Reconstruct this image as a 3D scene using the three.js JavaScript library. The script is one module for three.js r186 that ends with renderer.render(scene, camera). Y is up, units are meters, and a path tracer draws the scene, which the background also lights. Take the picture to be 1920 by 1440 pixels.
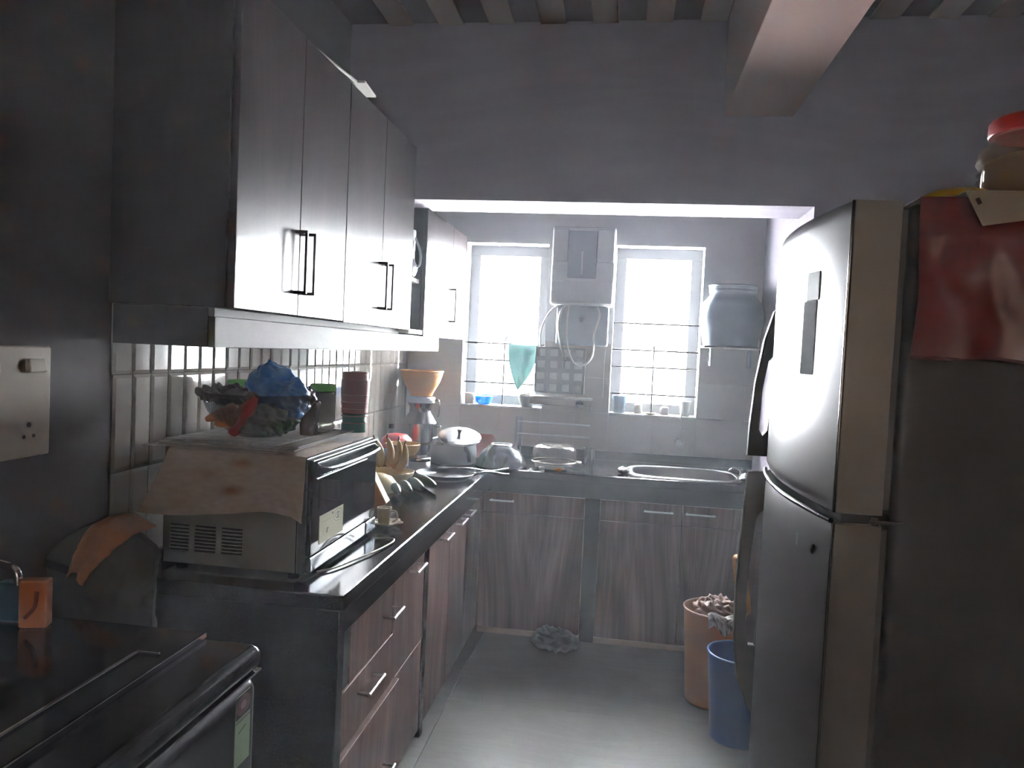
import * as THREE from 'three';
import { RoundedBoxGeometry } from 'three/addons/geometries/RoundedBoxGeometry.js';
import { mergeGeometries, mergeVertices, toCreasedNormals } from 'three/addons/utils/BufferGeometryUtils.js';
import { createNoise3D, createNoise2D } from 'simplex-noise';

// ---------- camera, sky, haze, exposure ----------
const scene = new THREE.Scene();
const camera = new THREE.PerspectiveCamera(53.04, 4 / 3, 0.05, 60);
camera.matrixAutoUpdate = false;
camera.matrix.makeBasis(
  new THREE.Vector3(0.98850717, 0.04629544, -0.14391078),
  new THREE.Vector3(-0.05222365, 0.99792389, -0.03769092),
  new THREE.Vector3(0.14186709, 0.04477329, 0.98887263)).setPosition(0, 1.47, 0);
camera.matrix.decompose(camera.position, camera.quaternion, camera.scale);
camera.matrixAutoUpdate = true;
scene.add(camera);
const SKY = 200;
scene.background = new THREE.Color(SKY * 0.97, SKY * 0.99, SKY * 1.03);          // a bright overcast sky
scene.fog = new THREE.FogExp2(new THREE.Color(0.86, 0.92, 1.0), 0.038);            // added haze standing in for lens glare round the windows
const renderer = new THREE.WebGLRenderer({ antialias: true });
renderer.toneMapping = THREE.LinearToneMapping;
renderer.toneMappingExposure = 1.0;
renderer.shadowMap.enabled = true;

// ---------- helpers ----------
let seed = 20240;
const rnd = () => { seed |= 0; seed = (seed + 0x6d2b79f5) | 0; let t = Math.imul(seed ^ (seed >>> 15), 1 | seed); t = (t + Math.imul(t ^ (t >>> 7), 61 | t)) ^ t; return ((t ^ (t >>> 14)) >>> 0) / 4294967296; };
const rr = (a, b) => a + (b - a) * rnd();
const n3 = createNoise3D(rnd), n2 = createNoise2D(rnd);
const V = (x, y, z) => new THREE.Vector3(x, y, z);
const used = {};
function numbered(n) { const k = used[n] = (used[n] ?? -1) + 1; return k ? n + '_' + String(k).padStart(3, '0') : n; }
function clean(g) {
  let h = g.index ? g.toNonIndexed() : g.clone();
  for (const k of Object.keys(h.attributes)) if (!['position', 'normal', 'uv'].includes(k)) h.deleteAttribute(k);
  if (!h.attributes.normal) h.computeVertexNormals();
  if (!h.attributes.uv) h.setAttribute('uv', new THREE.BufferAttribute(new Float32Array(h.attributes.position.count * 2), 2));
  h.morphAttributes = {}; h.clearGroups();
  return h;
}
function uvm(g0) {                                  // uv in metres, by the main direction of each normal
  const g = clean(g0), p = g.attributes.position, n = g.attributes.normal, u = g.attributes.uv;
  for (let i = 0; i < p.count; i += 3) {
    let ax = 0, ay = 0, az = 0;
    for (let k = 0; k < 3; k++) { ax += Math.abs(n.getX(i + k)); ay += Math.abs(n.getY(i + k)); az += Math.abs(n.getZ(i + k)); }
    for (let k = 0; k < 3; k++) {
      const x = p.getX(i + k), y = p.getY(i + k), z = p.getZ(i + k);
      if (ax >= ay && ax >= az) u.setXY(i + k, z, y); else if (ay >= az) u.setXY(i + k, x, z); else u.setXY(i + k, x, y);
    }
  }
  return g;
}
const merge = (...l) => { l = l.flat(3); return l.length === 1 ? clean(l[0]) : mergeGeometries(l.map(clean)); };
function bb(x0, x1, y0, y1, z0, z1, r = 0.003, s = 1) {   // box with rounded edges, from its limits
  const w = x1 - x0, h = y1 - y0, d = z1 - z0, m = Math.min(w, h, d);
  const g = r > 0 ? new RoundedBoxGeometry(w, h, d, s, Math.min(r, m * 0.49)) : new THREE.BoxGeometry(w, h, d);
  g.translate((x0 + x1) / 2, (y0 + y1) / 2, (z0 + z1) / 2);
  return uvm(g);
}
const bc = (w, h, d, x, y, z, r, s) => bb(x - w / 2, x + w / 2, y - h / 2, y + h / 2, z - d / 2, z + d / 2, r, s);
function tube(pts, r, seg = 24, rad = 8, closed = false) {
  return clean(new THREE.TubeGeometry(new THREE.CatmullRomCurve3(pts.map((p) => (p.isVector3 ? p : V(...p))), closed, 'catmullrom', 0.5), seg, r, rad, closed));
}
function rod(a, b, r, rad = 8, r2 = r) {             // straight bar between two points
  const A = V(...a), B = V(...b), d = B.clone().sub(A), g = new THREE.CylinderGeometry(r2, r, d.length(), rad);
  g.applyQuaternion(new THREE.Quaternion().setFromUnitVectors(V(0, 1, 0), d.clone().normalize()));
  const m = A.add(B).multiplyScalar(0.5); g.translate(m.x, m.y, m.z);
  return clean(g);
}
function lathe(pr, seg = 40) { return clean(new THREE.LatheGeometry(pr.map(([r, y]) => new THREE.Vector2(Math.max(r, 1e-4), y)), seg)); }
function smoothLathe(pr, seg = 40, n = 40) {
  const c = new THREE.SplineCurve(pr.map(([r, y]) => new THREE.Vector2(r, y)));
  return clean(new THREE.LatheGeometry(c.getPoints(n).map((p) => new THREE.Vector2(Math.max(p.x, 1e-4), p.y)), seg));
}
function shell(pr, t, seg = 48, n = 30) {            // hollow turned vessel: outer profile from bottom to rim, wall t
  const c = new THREE.SplineCurve(pr.map(([r, y]) => new THREE.Vector2(r, y))), o = c.getPoints(n), i = o.map((p, k) => new THREE.Vector2(Math.max(p.x - t, 1e-4), p.y + (k < 3 ? t : 0) + t * 0.15)).reverse();
  return lathe([[0, o[0].y], ...o.map((p) => [p.x, p.y]), ...i.map((p) => [p.x, p.y]), [0, o[0].y + t]], seg);
}
function grid(nu, nv, f) {                           // surface from a function of (u, v) in 0..1
  const pos = [], uv = [], idx = [];
  for (let j = 0; j <= nv; j++) for (let i = 0; i <= nu; i++) { const p = f(i / nu, j / nv); pos.push(...p); uv.push(i / nu, j / nv); }
  for (let j = 0; j < nv; j++) for (let i = 0; i < nu; i++) { const a = j * (nu + 1) + i, b = a + 1, c = a + nu + 1, d = c + 1; idx.push(a, b, d, a, d, c); }
  const g = new THREE.BufferGeometry();
  g.setAttribute('position', new THREE.Float32BufferAttribute(pos, 3)); g.setAttribute('uv', new THREE.Float32BufferAttribute(uv, 2)); g.setIndex(idx); g.computeVertexNormals();
  return g;
}
function sheet(nu, nv, f, t = 0.002) {               // the same with thickness t, closed at its edges
  const a = grid(nu, nv, f), p = a.attributes.position, n = a.attributes.normal, N = p.count, pos = [], uv = [], idx = [];
  for (const s of [1, -1]) for (let i = 0; i < N; i++) { pos.push(p.getX(i) + s * t / 2 * n.getX(i), p.getY(i) + s * t / 2 * n.getY(i), p.getZ(i) + s * t / 2 * n.getZ(i)); uv.push(a.attributes.uv.getX(i), a.attributes.uv.getY(i)); }
  const ix = a.index.array;
  for (let i = 0; i < ix.length; i += 3) { idx.push(ix[i], ix[i + 1], ix[i + 2], N + ix[i], N + ix[i + 2], N + ix[i + 1]); }
  const rim = []; for (let i = 0; i <= nu; i++) rim.push(i); for (let j = 1; j <= nv; j++) rim.push(j * (nu + 1) + nu);
  for (let i = nu - 1; i >= 0; i--) rim.push(nv * (nu + 1) + i); for (let j = nv - 1; j > 0; j--) rim.push(j * (nu + 1));
  for (let k = 0; k < rim.length; k++) { const x = rim[k], y = rim[(k + 1) % rim.length]; idx.push(x, N + x, N + y, x, N + y, y); }
  const g = new THREE.BufferGeometry();
  g.setAttribute('position', new THREE.Float32BufferAttribute(pos, 3)); g.setAttribute('uv', new THREE.Float32BufferAttribute(uv, 2)); g.setIndex(idx);
  return clean(toCreasedNormals(g, 1.0));
}
function lump(g0, amp, freq, off = 0) {              // uneven surface along the normals
  const g = mergeVertices((() => { const h = g0.clone(); h.deleteAttribute('normal'); h.deleteAttribute('uv'); return h; })(), 1e-5); g.computeVertexNormals();
  const p = g.attributes.position, n = g.attributes.normal;
  for (let i = 0; i < p.count; i++) {
    const x = p.getX(i), y = p.getY(i), z = p.getZ(i), d = amp * (n3(x * freq + off, y * freq, z * freq) + 0.5 * n3(x * freq * 2.3, y * freq * 2.3 + off, z * freq * 2.3));
    p.setXYZ(i, x + d * n.getX(i), y + d * n.getY(i), z + d * n.getZ(i));
  }
  g.computeVertexNormals(); return clean(g);
}
function extrude(pts, depth, bevel = 0.002, holes = []) {
  const s = new THREE.Shape(pts.map(([x, y]) => new THREE.Vector2(x, y)));
  for (const h of holes) s.holes.push(new THREE.Path(h.map(([x, y]) => new THREE.Vector2(x, y))));
  return clean(new THREE.ExtrudeGeometry(s, { depth: depth - 2 * bevel, bevelEnabled: bevel > 0, bevelThickness: bevel, bevelSize: bevel, bevelOffset: -bevel, bevelSegments: 2, curveSegments: 12 }).translate(0, 0, bevel));
}
const tr = (g, x = 0, y = 0, z = 0, rx = 0, ry = 0, rz = 0) => clean(g).applyMatrix4(new THREE.Matrix4().compose(V(x, y, z), new THREE.Quaternion().setFromEuler(new THREE.Euler(rx, ry, rz, 'YXZ')), V(1, 1, 1)));

function mesh(name, g, m) { const o = new THREE.Mesh(g.isBufferGeometry ? g : merge(g), m); o.name = name; o.castShadow = o.receiveShadow = true; return o; }
function thing(name, label, category, pos = [0, 0, 0], turn = 0, group) {
  const o = new THREE.Group(); o.name = numbered(name); o.position.set(...pos); o.rotation.y = turn; o.userData = { label, category }; if (group) o.userData.group = group; scene.add(o); return o;
}
function one(name, label, category, g, m, pos = [0, 0, 0], turn = 0, group) {       // a thing that is one mesh
  const o = mesh(numbered(name), g, m); o.position.set(...pos); o.rotation.y = turn; o.userData = { label, category }; if (group) o.userData.group = group; scene.add(o); return o;
}
function part(name, g, m, parent, label) { const o = mesh(name, g, m); if (label) o.userData.label = label; parent.add(o); return o; }
function struct(name, g, m, parent) { const o = mesh(name, g, m); if (!parent) { o.userData.kind = 'structure'; scene.add(o); } else parent.add(o); return o; }
function copy(o, label, pos, turn) { const c = o.clone(); c.name = numbered(o.name.replace(/_\d{3}$/, '')); c.userData = { ...o.userData, label: label || o.userData.label }; if (pos) c.position.set(...pos); if (turn !== undefined) c.rotation.y = turn; scene.add(c); return c; }

// ---------- materials ----------
const S = (hex) => new THREE.Color(hex);
function mat(color, rough = 0.5, extra = {}) { const P = Object.keys(extra).some((k) => /clearcoat|sheen|transmission|thickness|ior|attenuation|specular|anisotropy/.test(k)); return new (P ? THREE.MeshPhysicalMaterial : THREE.MeshStandardMaterial)({ color, roughness: rough, ...extra }); }
function tex(w, h, f, rx = 1, ry = 1, srgb = true) {          // computed texture; f(u, v) gives [r, g, b] 0..255
  const d = new Uint8Array(w * h * 4);
  for (let j = 0; j < h; j++) for (let i = 0; i < w; i++) { const c = f(i / w, j / h, i, j), k = (j * w + i) * 4; for (let q = 0; q < 3; q++) d[k + q] = Math.max(0, Math.min(255, c[q])); d[k + 3] = 255; }
  const t = new THREE.DataTexture(d, w, h); t.wrapS = t.wrapT = THREE.RepeatWrapping; t.magFilter = THREE.LinearFilter; t.minFilter = THREE.LinearMipmapLinearFilter; t.generateMipmaps = true; t.repeat.set(rx, ry);
  if (srgb) t.colorSpace = THREE.SRGBColorSpace; t.needsUpdate = true; return t;
}
const torus2 = (u, v, fu, fv, o = 0) => { const a = u * 2 * Math.PI, b = v * 2 * Math.PI, s = 1 / (2 * Math.PI); return n3(Math.cos(a) * fu * s + o + 7 * Math.cos(b) * fv * s, Math.sin(a) * fu * s + 3.1, Math.sin(b) * fv * s * 2 + Math.cos(b) * fv * s); };
const grain = (R, G, B) => tex(512, 512, (u, v) => {
  const a = torus2(u, v, 7, 0.5), b = torus2(u, v, 26, 0.9, 5), c = torus2(u, v, 90, 1.6, 9), d = torus2(u, v, 3, 0.3, 20);
  const k = 1 + 0.2 * a + 0.16 * b + 0.12 * c + 0.14 * d;
  return [R * k, G * k + 2 * a, B * k + 2 * a];
}, 1 / 0.8, 1 / 1.6);
const woodMap = grain(46, 34, 34), woodMap2 = grain(108, 84, 79);
const wood = mat(0xffffff, 0.34, { map: woodMap }), woodVeiled = mat(0xffffff, 0.36, { map: woodMap2 });  // base cabinet wood lightened, the glare veil put into its colour
const woodGloss = mat(0xffffff, 0.3, { map: woodMap, specularIntensity: 0.55 });
const woodDark = mat(0x2a2020, 0.45), woodShaded = mat(0xffffff, 0.4, { map: grain(24, 17, 17) });  // side panel copy of the wood, shade put into its darker colour
const graniteMap = tex(512, 512, (u, v, i, j) => { const s = rnd(); const k = 1 + 0.25 * torus2(u, v, 12, 12); const w = s > 0.985 ? 40 : s > 0.93 ? 14 : 0; return [13 * k + w, 14 * k + w, 17 * k + w]; }, 2.5, 2.5);
const granite = mat(0xffffff, 0.14, { map: graniteMap, specularIntensity: 0.65 });
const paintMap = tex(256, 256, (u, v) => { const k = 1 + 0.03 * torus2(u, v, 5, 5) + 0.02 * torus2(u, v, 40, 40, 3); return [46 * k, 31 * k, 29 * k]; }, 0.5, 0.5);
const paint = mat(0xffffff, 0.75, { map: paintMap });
const headerGlareTint = mat(0xffffff, 0.75, { map: tex(128, 128, (u, v) => { const k = 1 + 0.03 * torus2(u, v, 5, 5); return [138 * k, 130 * k, 144 * k]; }, 0.5, 0.5) });  // bluer and paler than the wall paint, window glare put into the colour
const pierPaint = mat(0x786468, 0.75), beamPaint = mat(0x8a6456, 0.75);
const pale = mat(0xa48e82, 0.8), maroon = mat(0x4c3636, 0.8);
const floorMap = tex(512, 512, (u, v) => { const k = 1 + 0.025 * torus2(u, v, 4, 4) + 0.02 * torus2(u, v, 16, 12, 4) + 0.01 * torus2(u, v, 70, 70, 8); return [132 * k, 132 * k, 129 * k]; }, 1, 1);
const floorM = mat(0xffffff, 0.2, { map: floorMap });
const grout = mat(0x3b3632, 0.9), groutPale = mat(0x8f877e, 0.9);
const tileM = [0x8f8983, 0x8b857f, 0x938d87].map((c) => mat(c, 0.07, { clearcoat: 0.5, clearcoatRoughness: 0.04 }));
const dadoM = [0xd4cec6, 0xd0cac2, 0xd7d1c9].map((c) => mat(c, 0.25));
const whiteWall = mat(0xeceaea, 0.6);
const alu = mat(0xb9bec4, 0.35, { metalness: 0.6 });
const frameM = mat(0xc9cbcd, 0.4);
const ironM = mat(0x2c2926, 0.5, { metalness: 0.3 });
const glassM = mat(0xffffff, 0.0, { transmission: 1, thickness: 0, ior: 1.45 });
const steel = mat(0xc8c9ca, 0.2, { metalness: 1 }), steelDull = mat(0xb4b5b6, 0.38, { metalness: 1 });
const chrome = mat(0xe2e3e4, 0.1, { metalness: 1 });
const handleM = mat(0xdcdcdc, 0.34, { metalness: 0.85 });
const white = mat(0xdcdad4, 0.4), cream = mat(0xd6cdb6, 0.45), black = mat(0x0c0d10, 0.25), blackMatt = mat(0x0b0b0d, 0.7);
const clearP = mat(0xf4f4f2, 0.06, { transmission: 1, thickness: 0, ior: 1.4 });
// ---------- the setting ----------
const XL = -1.27, ZW = -4.449, ZH = -3.337, XB = 0.743, XR = 2.0, ZR = 2.2, HC = 2.878;
// floor: large polished slabs over a dark bed, a narrow border along the left cabinets
const floor = struct('floor', bb(XL - 0.15, XR + 0.15, -0.12, -0.006, ZW - 0.2, ZR + 0.15, 0), grout);
{
  const xs = [[XL, -0.651], [-0.648, 0.6995], [0.7, XR]], zs = [];
  for (let z = ZW; z < ZR; z += 1.35) zs.push([z, Math.min(z + 1.3496, ZR)]);
  for (const [a, b] of xs) for (const [c, d] of zs) { if (a === XL) { struct('tile', bb(a, b, -0.006, 0, c, d, 0.001), floorM, floor); } else struct('tile', bb(a, b, -0.006, 0, c + (a > 0 ? 0.0 : 0.0), d, 0.001), floorM, floor); }
}
// striped ceiling: pale boards fixed under a dark slab
const ceiling = struct('ceiling', bb(XL - 0.15, XR + 0.15, HC, HC + 0.15, ZW - 0.2, ZR + 0.15, 0), maroon);
{
  const g = bb(-0.0555, 0.0555, HC - 0.012, HC, ZH, ZR, 0.003);
  for (let k = -6; k <= 7; k++) { const x = 0.297 + k * 0.2225; if (x > XL + 0.06 && x < XR - 0.06) { const o = struct('ceiling_board', g, pale, ceiling); o.position.x = x; } }
}
struct('trim_1', bb(0.357, 0.636, 2.478, HC + 0.02, ZH, ZR, 0.004), beamPaint);                        // ceiling beam
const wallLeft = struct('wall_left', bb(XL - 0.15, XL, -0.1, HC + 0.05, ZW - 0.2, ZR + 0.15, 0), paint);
struct('wall_header', bb(XL, XB, 2.114, HC + 0.05, -3.625, ZH, 0), headerGlareTint);
struct('wall_pier', bb(XB, XR + 0.15, -0.1, HC + 0.05, ZW - 0.2, ZH, 0), headerGlareTint);
struct('wall_right', bb(XR, XR + 0.15, -0.1, HC + 0.05, ZH, ZR + 0.15, 0), paint);
// window wall with two openings
const W1 = [-0.938, -0.458, 1.135, 2.085], W2 = [-0.07, 0.42, 1.13, 2.09];
const wallBack = struct('wall_back', merge(
  bb(XL, W1[0], 0, HC, ZW - 0.2, ZW, 0), bb(W1[1], W2[0], 0, HC, ZW - 0.2, ZW, 0), bb(W2[1], XB, 0, HC, ZW - 0.2, ZW, 0),
  bb(W1[0], W1[1], 0, W1[2], ZW - 0.2, ZW, 0), bb(W2[0], W2[1], 0, W2[2], ZW - 0.2, ZW, 0),
  bb(W1[0], W1[1], W1[3], HC, ZW - 0.2, ZW, 0), bb(W2[0], W2[1], W2[3], HC, ZW - 0.2, ZW, 0)), whiteWall);
// tiled dado of the window wall, each tile a piece
{
  const split = (a, b, n) => Array.from({ length: n }, (_, i) => [a + (b - a) * i / n, a + (b - a) * (i + 1) / n]);
  const low = [split(XL, W1[0], 1), split(W1[0], W1[1], 2), split(W1[1], W2[0], 2), split(W2[0], W2[1], 2), split(W2[1], XB, 1)].flat();
  const high = [split(XL, W1[0], 1), split(W1[1], W2[0], 2), split(W2[1], XB, 1)].flat();
  const put = (a, b, y0, y1) => struct('tile', bb(a + 0.0008, b - 0.0008, y0 + 0.0008, y1 - 0.0008, ZW, ZW + 0.009, 0.0015), dadoM[Math.floor(rnd() * 3)], wallBack);
  for (const [a, b] of low) put(a, b, 0.912, 1.13);
  for (const [a, b] of high) { put(a, b, 1.13, 1.33); put(a, b, 1.33, 1.527); }
}
// glossy bevelled tiles along the left wall
{
  const w = 0.0795, hs = [0.86, 1.11, 1.36, 1.545], NR = 3;
  const gs = {};
  for (let r = 0; r < NR; r++) {
    const h = hs[r + 1] - hs[r], b = 0.009, t = 0.0075, y0 = hs[r] + 0.001, y1 = hs[r + 1] - 0.001, x0 = 0.001, x1 = w - 0.001;
    const g = new THREE.BufferGeometry(), P = [], o = [[x0, y0], [x1, y0], [x1, y1], [x0, y1]], i = [[x0 + b, y0 + b], [x1 - b, y0 + b], [x1 - b, y1 - b], [x0 + b, y1 - b]];
    const quad = (a, c, d, e) => P.push(...a, ...c, ...d, ...a, ...d, ...e);
    const q = (p, z) => [z, p[1], -p[0]];
    quad(q(i[0], t), q(i[1], t), q(i[2], t), q(i[3], t));
    for (let k = 0; k < 4; k++) { const m = (k + 1) % 4; quad(q(o[k], 0.004), q(o[m], 0.004), q(i[m], t), q(i[k], t)); quad(q(o[k], 0), q(o[m], 0), q(o[m], 0.004), q(o[k], 0.004)); }
    g.setAttribute('position', new THREE.Float32BufferAttribute(P, 3)); g.computeVertexNormals(); gs[r] = clean(g);
  }
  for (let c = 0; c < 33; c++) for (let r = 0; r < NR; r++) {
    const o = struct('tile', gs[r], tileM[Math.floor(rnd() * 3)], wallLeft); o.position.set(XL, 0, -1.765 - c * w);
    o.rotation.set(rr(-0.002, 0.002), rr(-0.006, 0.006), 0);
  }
}
// granite strip at the foot of the window wall, right of the stove
struct('trim_2', merge(bb(-0.139, XB - 0.003, 0.8605, 0.911, ZW, ZW + 0.018, 0.002), bb(XL + 0.012, -0.141, 0.8605, 0.911, ZW, ZW + 0.018, 0.002)), granite);
// rear wall; unseen curtained window added behind the camera as fill light
const W3 = [-0.3, 1.1, 1.05, 2.15];
struct('wall_rear', merge(bb(XL, W3[0], 0, HC, ZR, ZR + 0.15, 0), bb(W3[1], XR, 0, HC, ZR, ZR + 0.15, 0), bb(W3[0], W3[1], 0, W3[2], ZR, ZR + 0.15, 0), bb(W3[0], W3[1], W3[3], HC, ZR, ZR + 0.15, 0)), paint);
{
  const w = new THREE.Group(); w.name = 'window_3'; w.userData.kind = 'structure'; scene.add(w);
  const [a, b, c, d] = W3, m = (a + b) / 2;
  struct('window_frame', merge(bb(a, b, c, c + 0.05, ZR + 0.05, ZR + 0.1), bb(a, b, d - 0.05, d, ZR + 0.05, ZR + 0.1), bb(a, a + 0.05, c, d, ZR + 0.05, ZR + 0.1), bb(b - 0.05, b, c, d, ZR + 0.05, ZR + 0.1), bb(m - 0.025, m + 0.025, c, d, ZR + 0.05, ZR + 0.1)), frameM, w);
  struct('fill_curtain', sheet(60, 4, (u, v) => [a - 0.05 + (b - a + 0.1) * u, c - 0.05 + (d - c + 0.1) * v, ZR - 0.03 + 0.015 * Math.sin(u * 60)], 0.002), mat(0xd8ccc0, 0.95, { transmission: 0.5, thickness: 0 }), w);
}
// the two windows: frame, sash, glass, grille bars
function makeWindow(n, [x0, x1, y0, y1], bars, vx, vtop, sash) {
  const w = new THREE.Group(); w.name = 'window_' + n; w.userData.kind = 'structure'; scene.add(w);
  const zf = ZW - 0.13, t = 0.06;
  const fr = (a, b, c, d, t, z0, z1) => merge(bb(a, b, c, c + t, z0, z1), bb(a, b, d - t, d, z0, z1), bb(a, a + t, c + t, d - t, z0, z1), bb(b - t, b, c + t, d - t, z0, z1));
  struct('window_frame', fr(x0, x1, y0, y1, t, zf - 0.05, zf), frameM, w);
  const a = x0 + t - 0.004, b = x1 - t + 0.004, c = y0 + t, d = y1 - t;
  struct('pane', bb(a, b, c, d, zf - 0.022, zf - 0.02, 0), glassM, w);
  struct('window_sill', bb(x0 + 0.002, x1 - 0.002, y0 - 0.012, y0 + 0.004, zf, ZW + 0.014, 0.003), mat(0xc8c6c0, 0.25), w);
  for (const y of bars) struct('grille_bar', rod([x0, y, ZW - 0.05], [x1, y, ZW - 0.05], 0.005, 8), ironM, w);
  struct('grille_bar', rod([vx, y0, ZW - 0.057], [vx, vtop, ZW - 0.057], 0.005, 8), ironM, w);
  return w;
}
makeWindow(1, W1, [1.268, 1.403, 1.502], -0.70, 1.53);
makeWindow(2, W2, [1.246, 1.402, 1.499, 1.652], 0.17, 1.53);
// ---------- fitted furniture ----------
function wp(name, g, m, parent, label) {            // a part whose shape is given in room coordinates
  g = Array.isArray(g) ? merge(g) : clean(g);
  let p = V(0, 0, 0); for (let o = parent; o && o !== scene; o = o.parent) p.add(o.position);
  g.translate(-p.x, -p.y, -p.z);
  return part(name, g, m, parent, label);
}
const XC = -0.94;                                    // front plane of the wall cabinets
function dHandle(z, y0, y1, x, out) {                // upright flat D handle on a door that faces +x
  const a = 0.0045;
  return merge(bc(0.008, y1 - y0, 0.011, x + out, (y0 + y1) / 2, z, 0.002), bc(out, 0.009, 0.011, x + out / 2, y0 + a, z, 0.002), bc(out, 0.009, 0.011, x + out / 2, y1 - a, z, 0.002));
}
const hDark = mat(0x1c1a19, 0.35);
function wallCabinet(z0, z1, seam, y0, y1, label, hs, ends = '') {
  const t = thing('wall_cabinet', label, 'cabinet', [XL, y0, (z0 + z1) / 2]);
  wp('carcass', bb(XL, XC - 0.021, y0, y1, z1, z0, 0.002), woodDark, t);
  if (ends.includes('n')) wp('side_panel', bb(XL, XC - 0.0205, y0 - 0.001, y1, z0, z0 + 0.016, 0.002), woodShaded, t);
  const gap = 0.0018, doors = seam ? [[z0 + (ends.includes('n') ? 0.014 : 0), seam, hs[0]], [seam, z1, hs[1]]] : [[z0, z1, hs[0]]];
  for (const [a, b, h] of doors) {
    const d = wp('door', bb(XC - 0.02, XC, y0 - 0.002, y1, b + gap, a - gap, 0.002), woodGloss, t);
    if (h) wp('handle', dHandle(h, 1.69 - 0.09, 1.69 + 0.09, XC, 0.034), hDark, d);
  }
  return t;
}
wallCabinet(-1.765, -2.485, -2.12, 1.541, 2.33, 'tall dark wall cabinet nearest the viewer, its plain side panel showing', [-2.09, -2.15], 'n');
wallCabinet(-2.487, -3.30, -2.878, 1.537, 2.33, 'dark two-door wall cabinet between the nearest one and the open corner shelf', [-2.84, -2.916]);
wallCabinet(-3.535, -4.44, -4.09, 1.515, 2.113, 'low wall cabinet by the left window, bright from the daylight', [-4.05, null]);
{ // open shelf unit between the doors
  const t = thing('open_shelf', 'narrow open shelf bay in the row of wall cabinets, holding a pot', 'shelf', [XL, 1.52, -3.4175]);
  wp('back_panel', bb(XL, XL + 0.012, 1.53, 2.113, -3.534, -3.302, 0.001), mat(0x8fa0ae, 0.5), t);
  wp('shelf_board', bb(XL + 0.012, XC - 0.03, 1.758, 1.778, -3.534, -3.302, 0.002), white, t, 'white shelf board');
  wp('shelf_board', bb(XL + 0.012, XC - 0.004, 1.52, 1.54, -3.534, -3.302, 0.002), white, t, 'white shelf board');
}
{ // pelmet under the wall cabinets
  const t = thing('pelmet', 'long pale pelmet board closing the underside of the wall cabinets', 'pelmet', [XL, 1.435, -2.85]);
  const pm = mat(0x5c5b57, 0.6, { specularIntensity: 0.35 });
  wp('front_board', bb(-1.003, -0.985, 1.441, 1.5165, -4.03, -1.7485, 0.002), pm, t);
  wp('side_panel', bb(XL + 0.013, -1.004, 1.441, 1.538, -1.766, -1.749, 0.002), woodShaded, t);
  wp('bottom_board', bb(XL + 0.013, -1.004, 1.449, 1.459, -4.03, -1.768, 0.001), wood, t);
  wp('batten', bb(-1.003, -0.987, 1.517, 1.5375, -3.29, -1.7485, 0.001), pm, t);
}
// worktop: one L of black granite with a hole for the sink
const YT = 0.86, XF = -0.635, ZF = -3.85;
const SK = { x: 0.34, z: -4.10, a: 0.265, b: 0.185 };
{
  const t = thing('granite_worktop', 'L-shaped polished black granite worktop with a thick front edge', 'worktop', [XL, 0.82, -3.0]);
  const hole = []; for (let i = 0; i < 48; i++) { const q = i / 48 * 2 * Math.PI, c = Math.cos(q), s = Math.sin(q), e = 0.55; hole.push([SK.x + SK.a * Math.sign(c) * Math.abs(c) ** e, -(SK.z + SK.b * Math.sign(s) * Math.abs(s) ** e)]); }
  const L = extrude([[XL + 0.012, 1.749], [XF, 1.749], [XF, -ZF], [XB - 0.003, -ZF], [XB - 0.003, -ZW - 0.01], [XL + 0.012, -ZW - 0.01]], 0.04, 0.005, [hole.reverse()]);
  L.rotateX(-Math.PI / 2); L.translate(0, 0.82, 0);
  wp('slab', uvm(L), granite, t);
  wp('edge_strip', bb(XF - 0.045, XF - 0.018, 0.745, 0.8198, ZF - 0.02, -1.80, 0.003), granite, t);
  wp('edge_strip', bb(XF - 0.045, XB - 0.003, 0.738, 0.8198, ZF - 0.045, ZF - 0.018, 0.003), granite, t);
  wp('end_slab', bb(XL + 0.013, XF - 0.012, 0.0005, 0.8198, -1.80, -1.757, 0.003), granite, t);
  wp('upright', bb(-0.1535, -0.0805, 0.0005, 0.7378, ZW + 0.02, -3.874, 0.003), granite, t);
  wp('upright', bb(XL + 0.02, -0.684, 0.0005, 0.7448, -2.795, -2.752, 0.002), granite, t);
}
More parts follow.
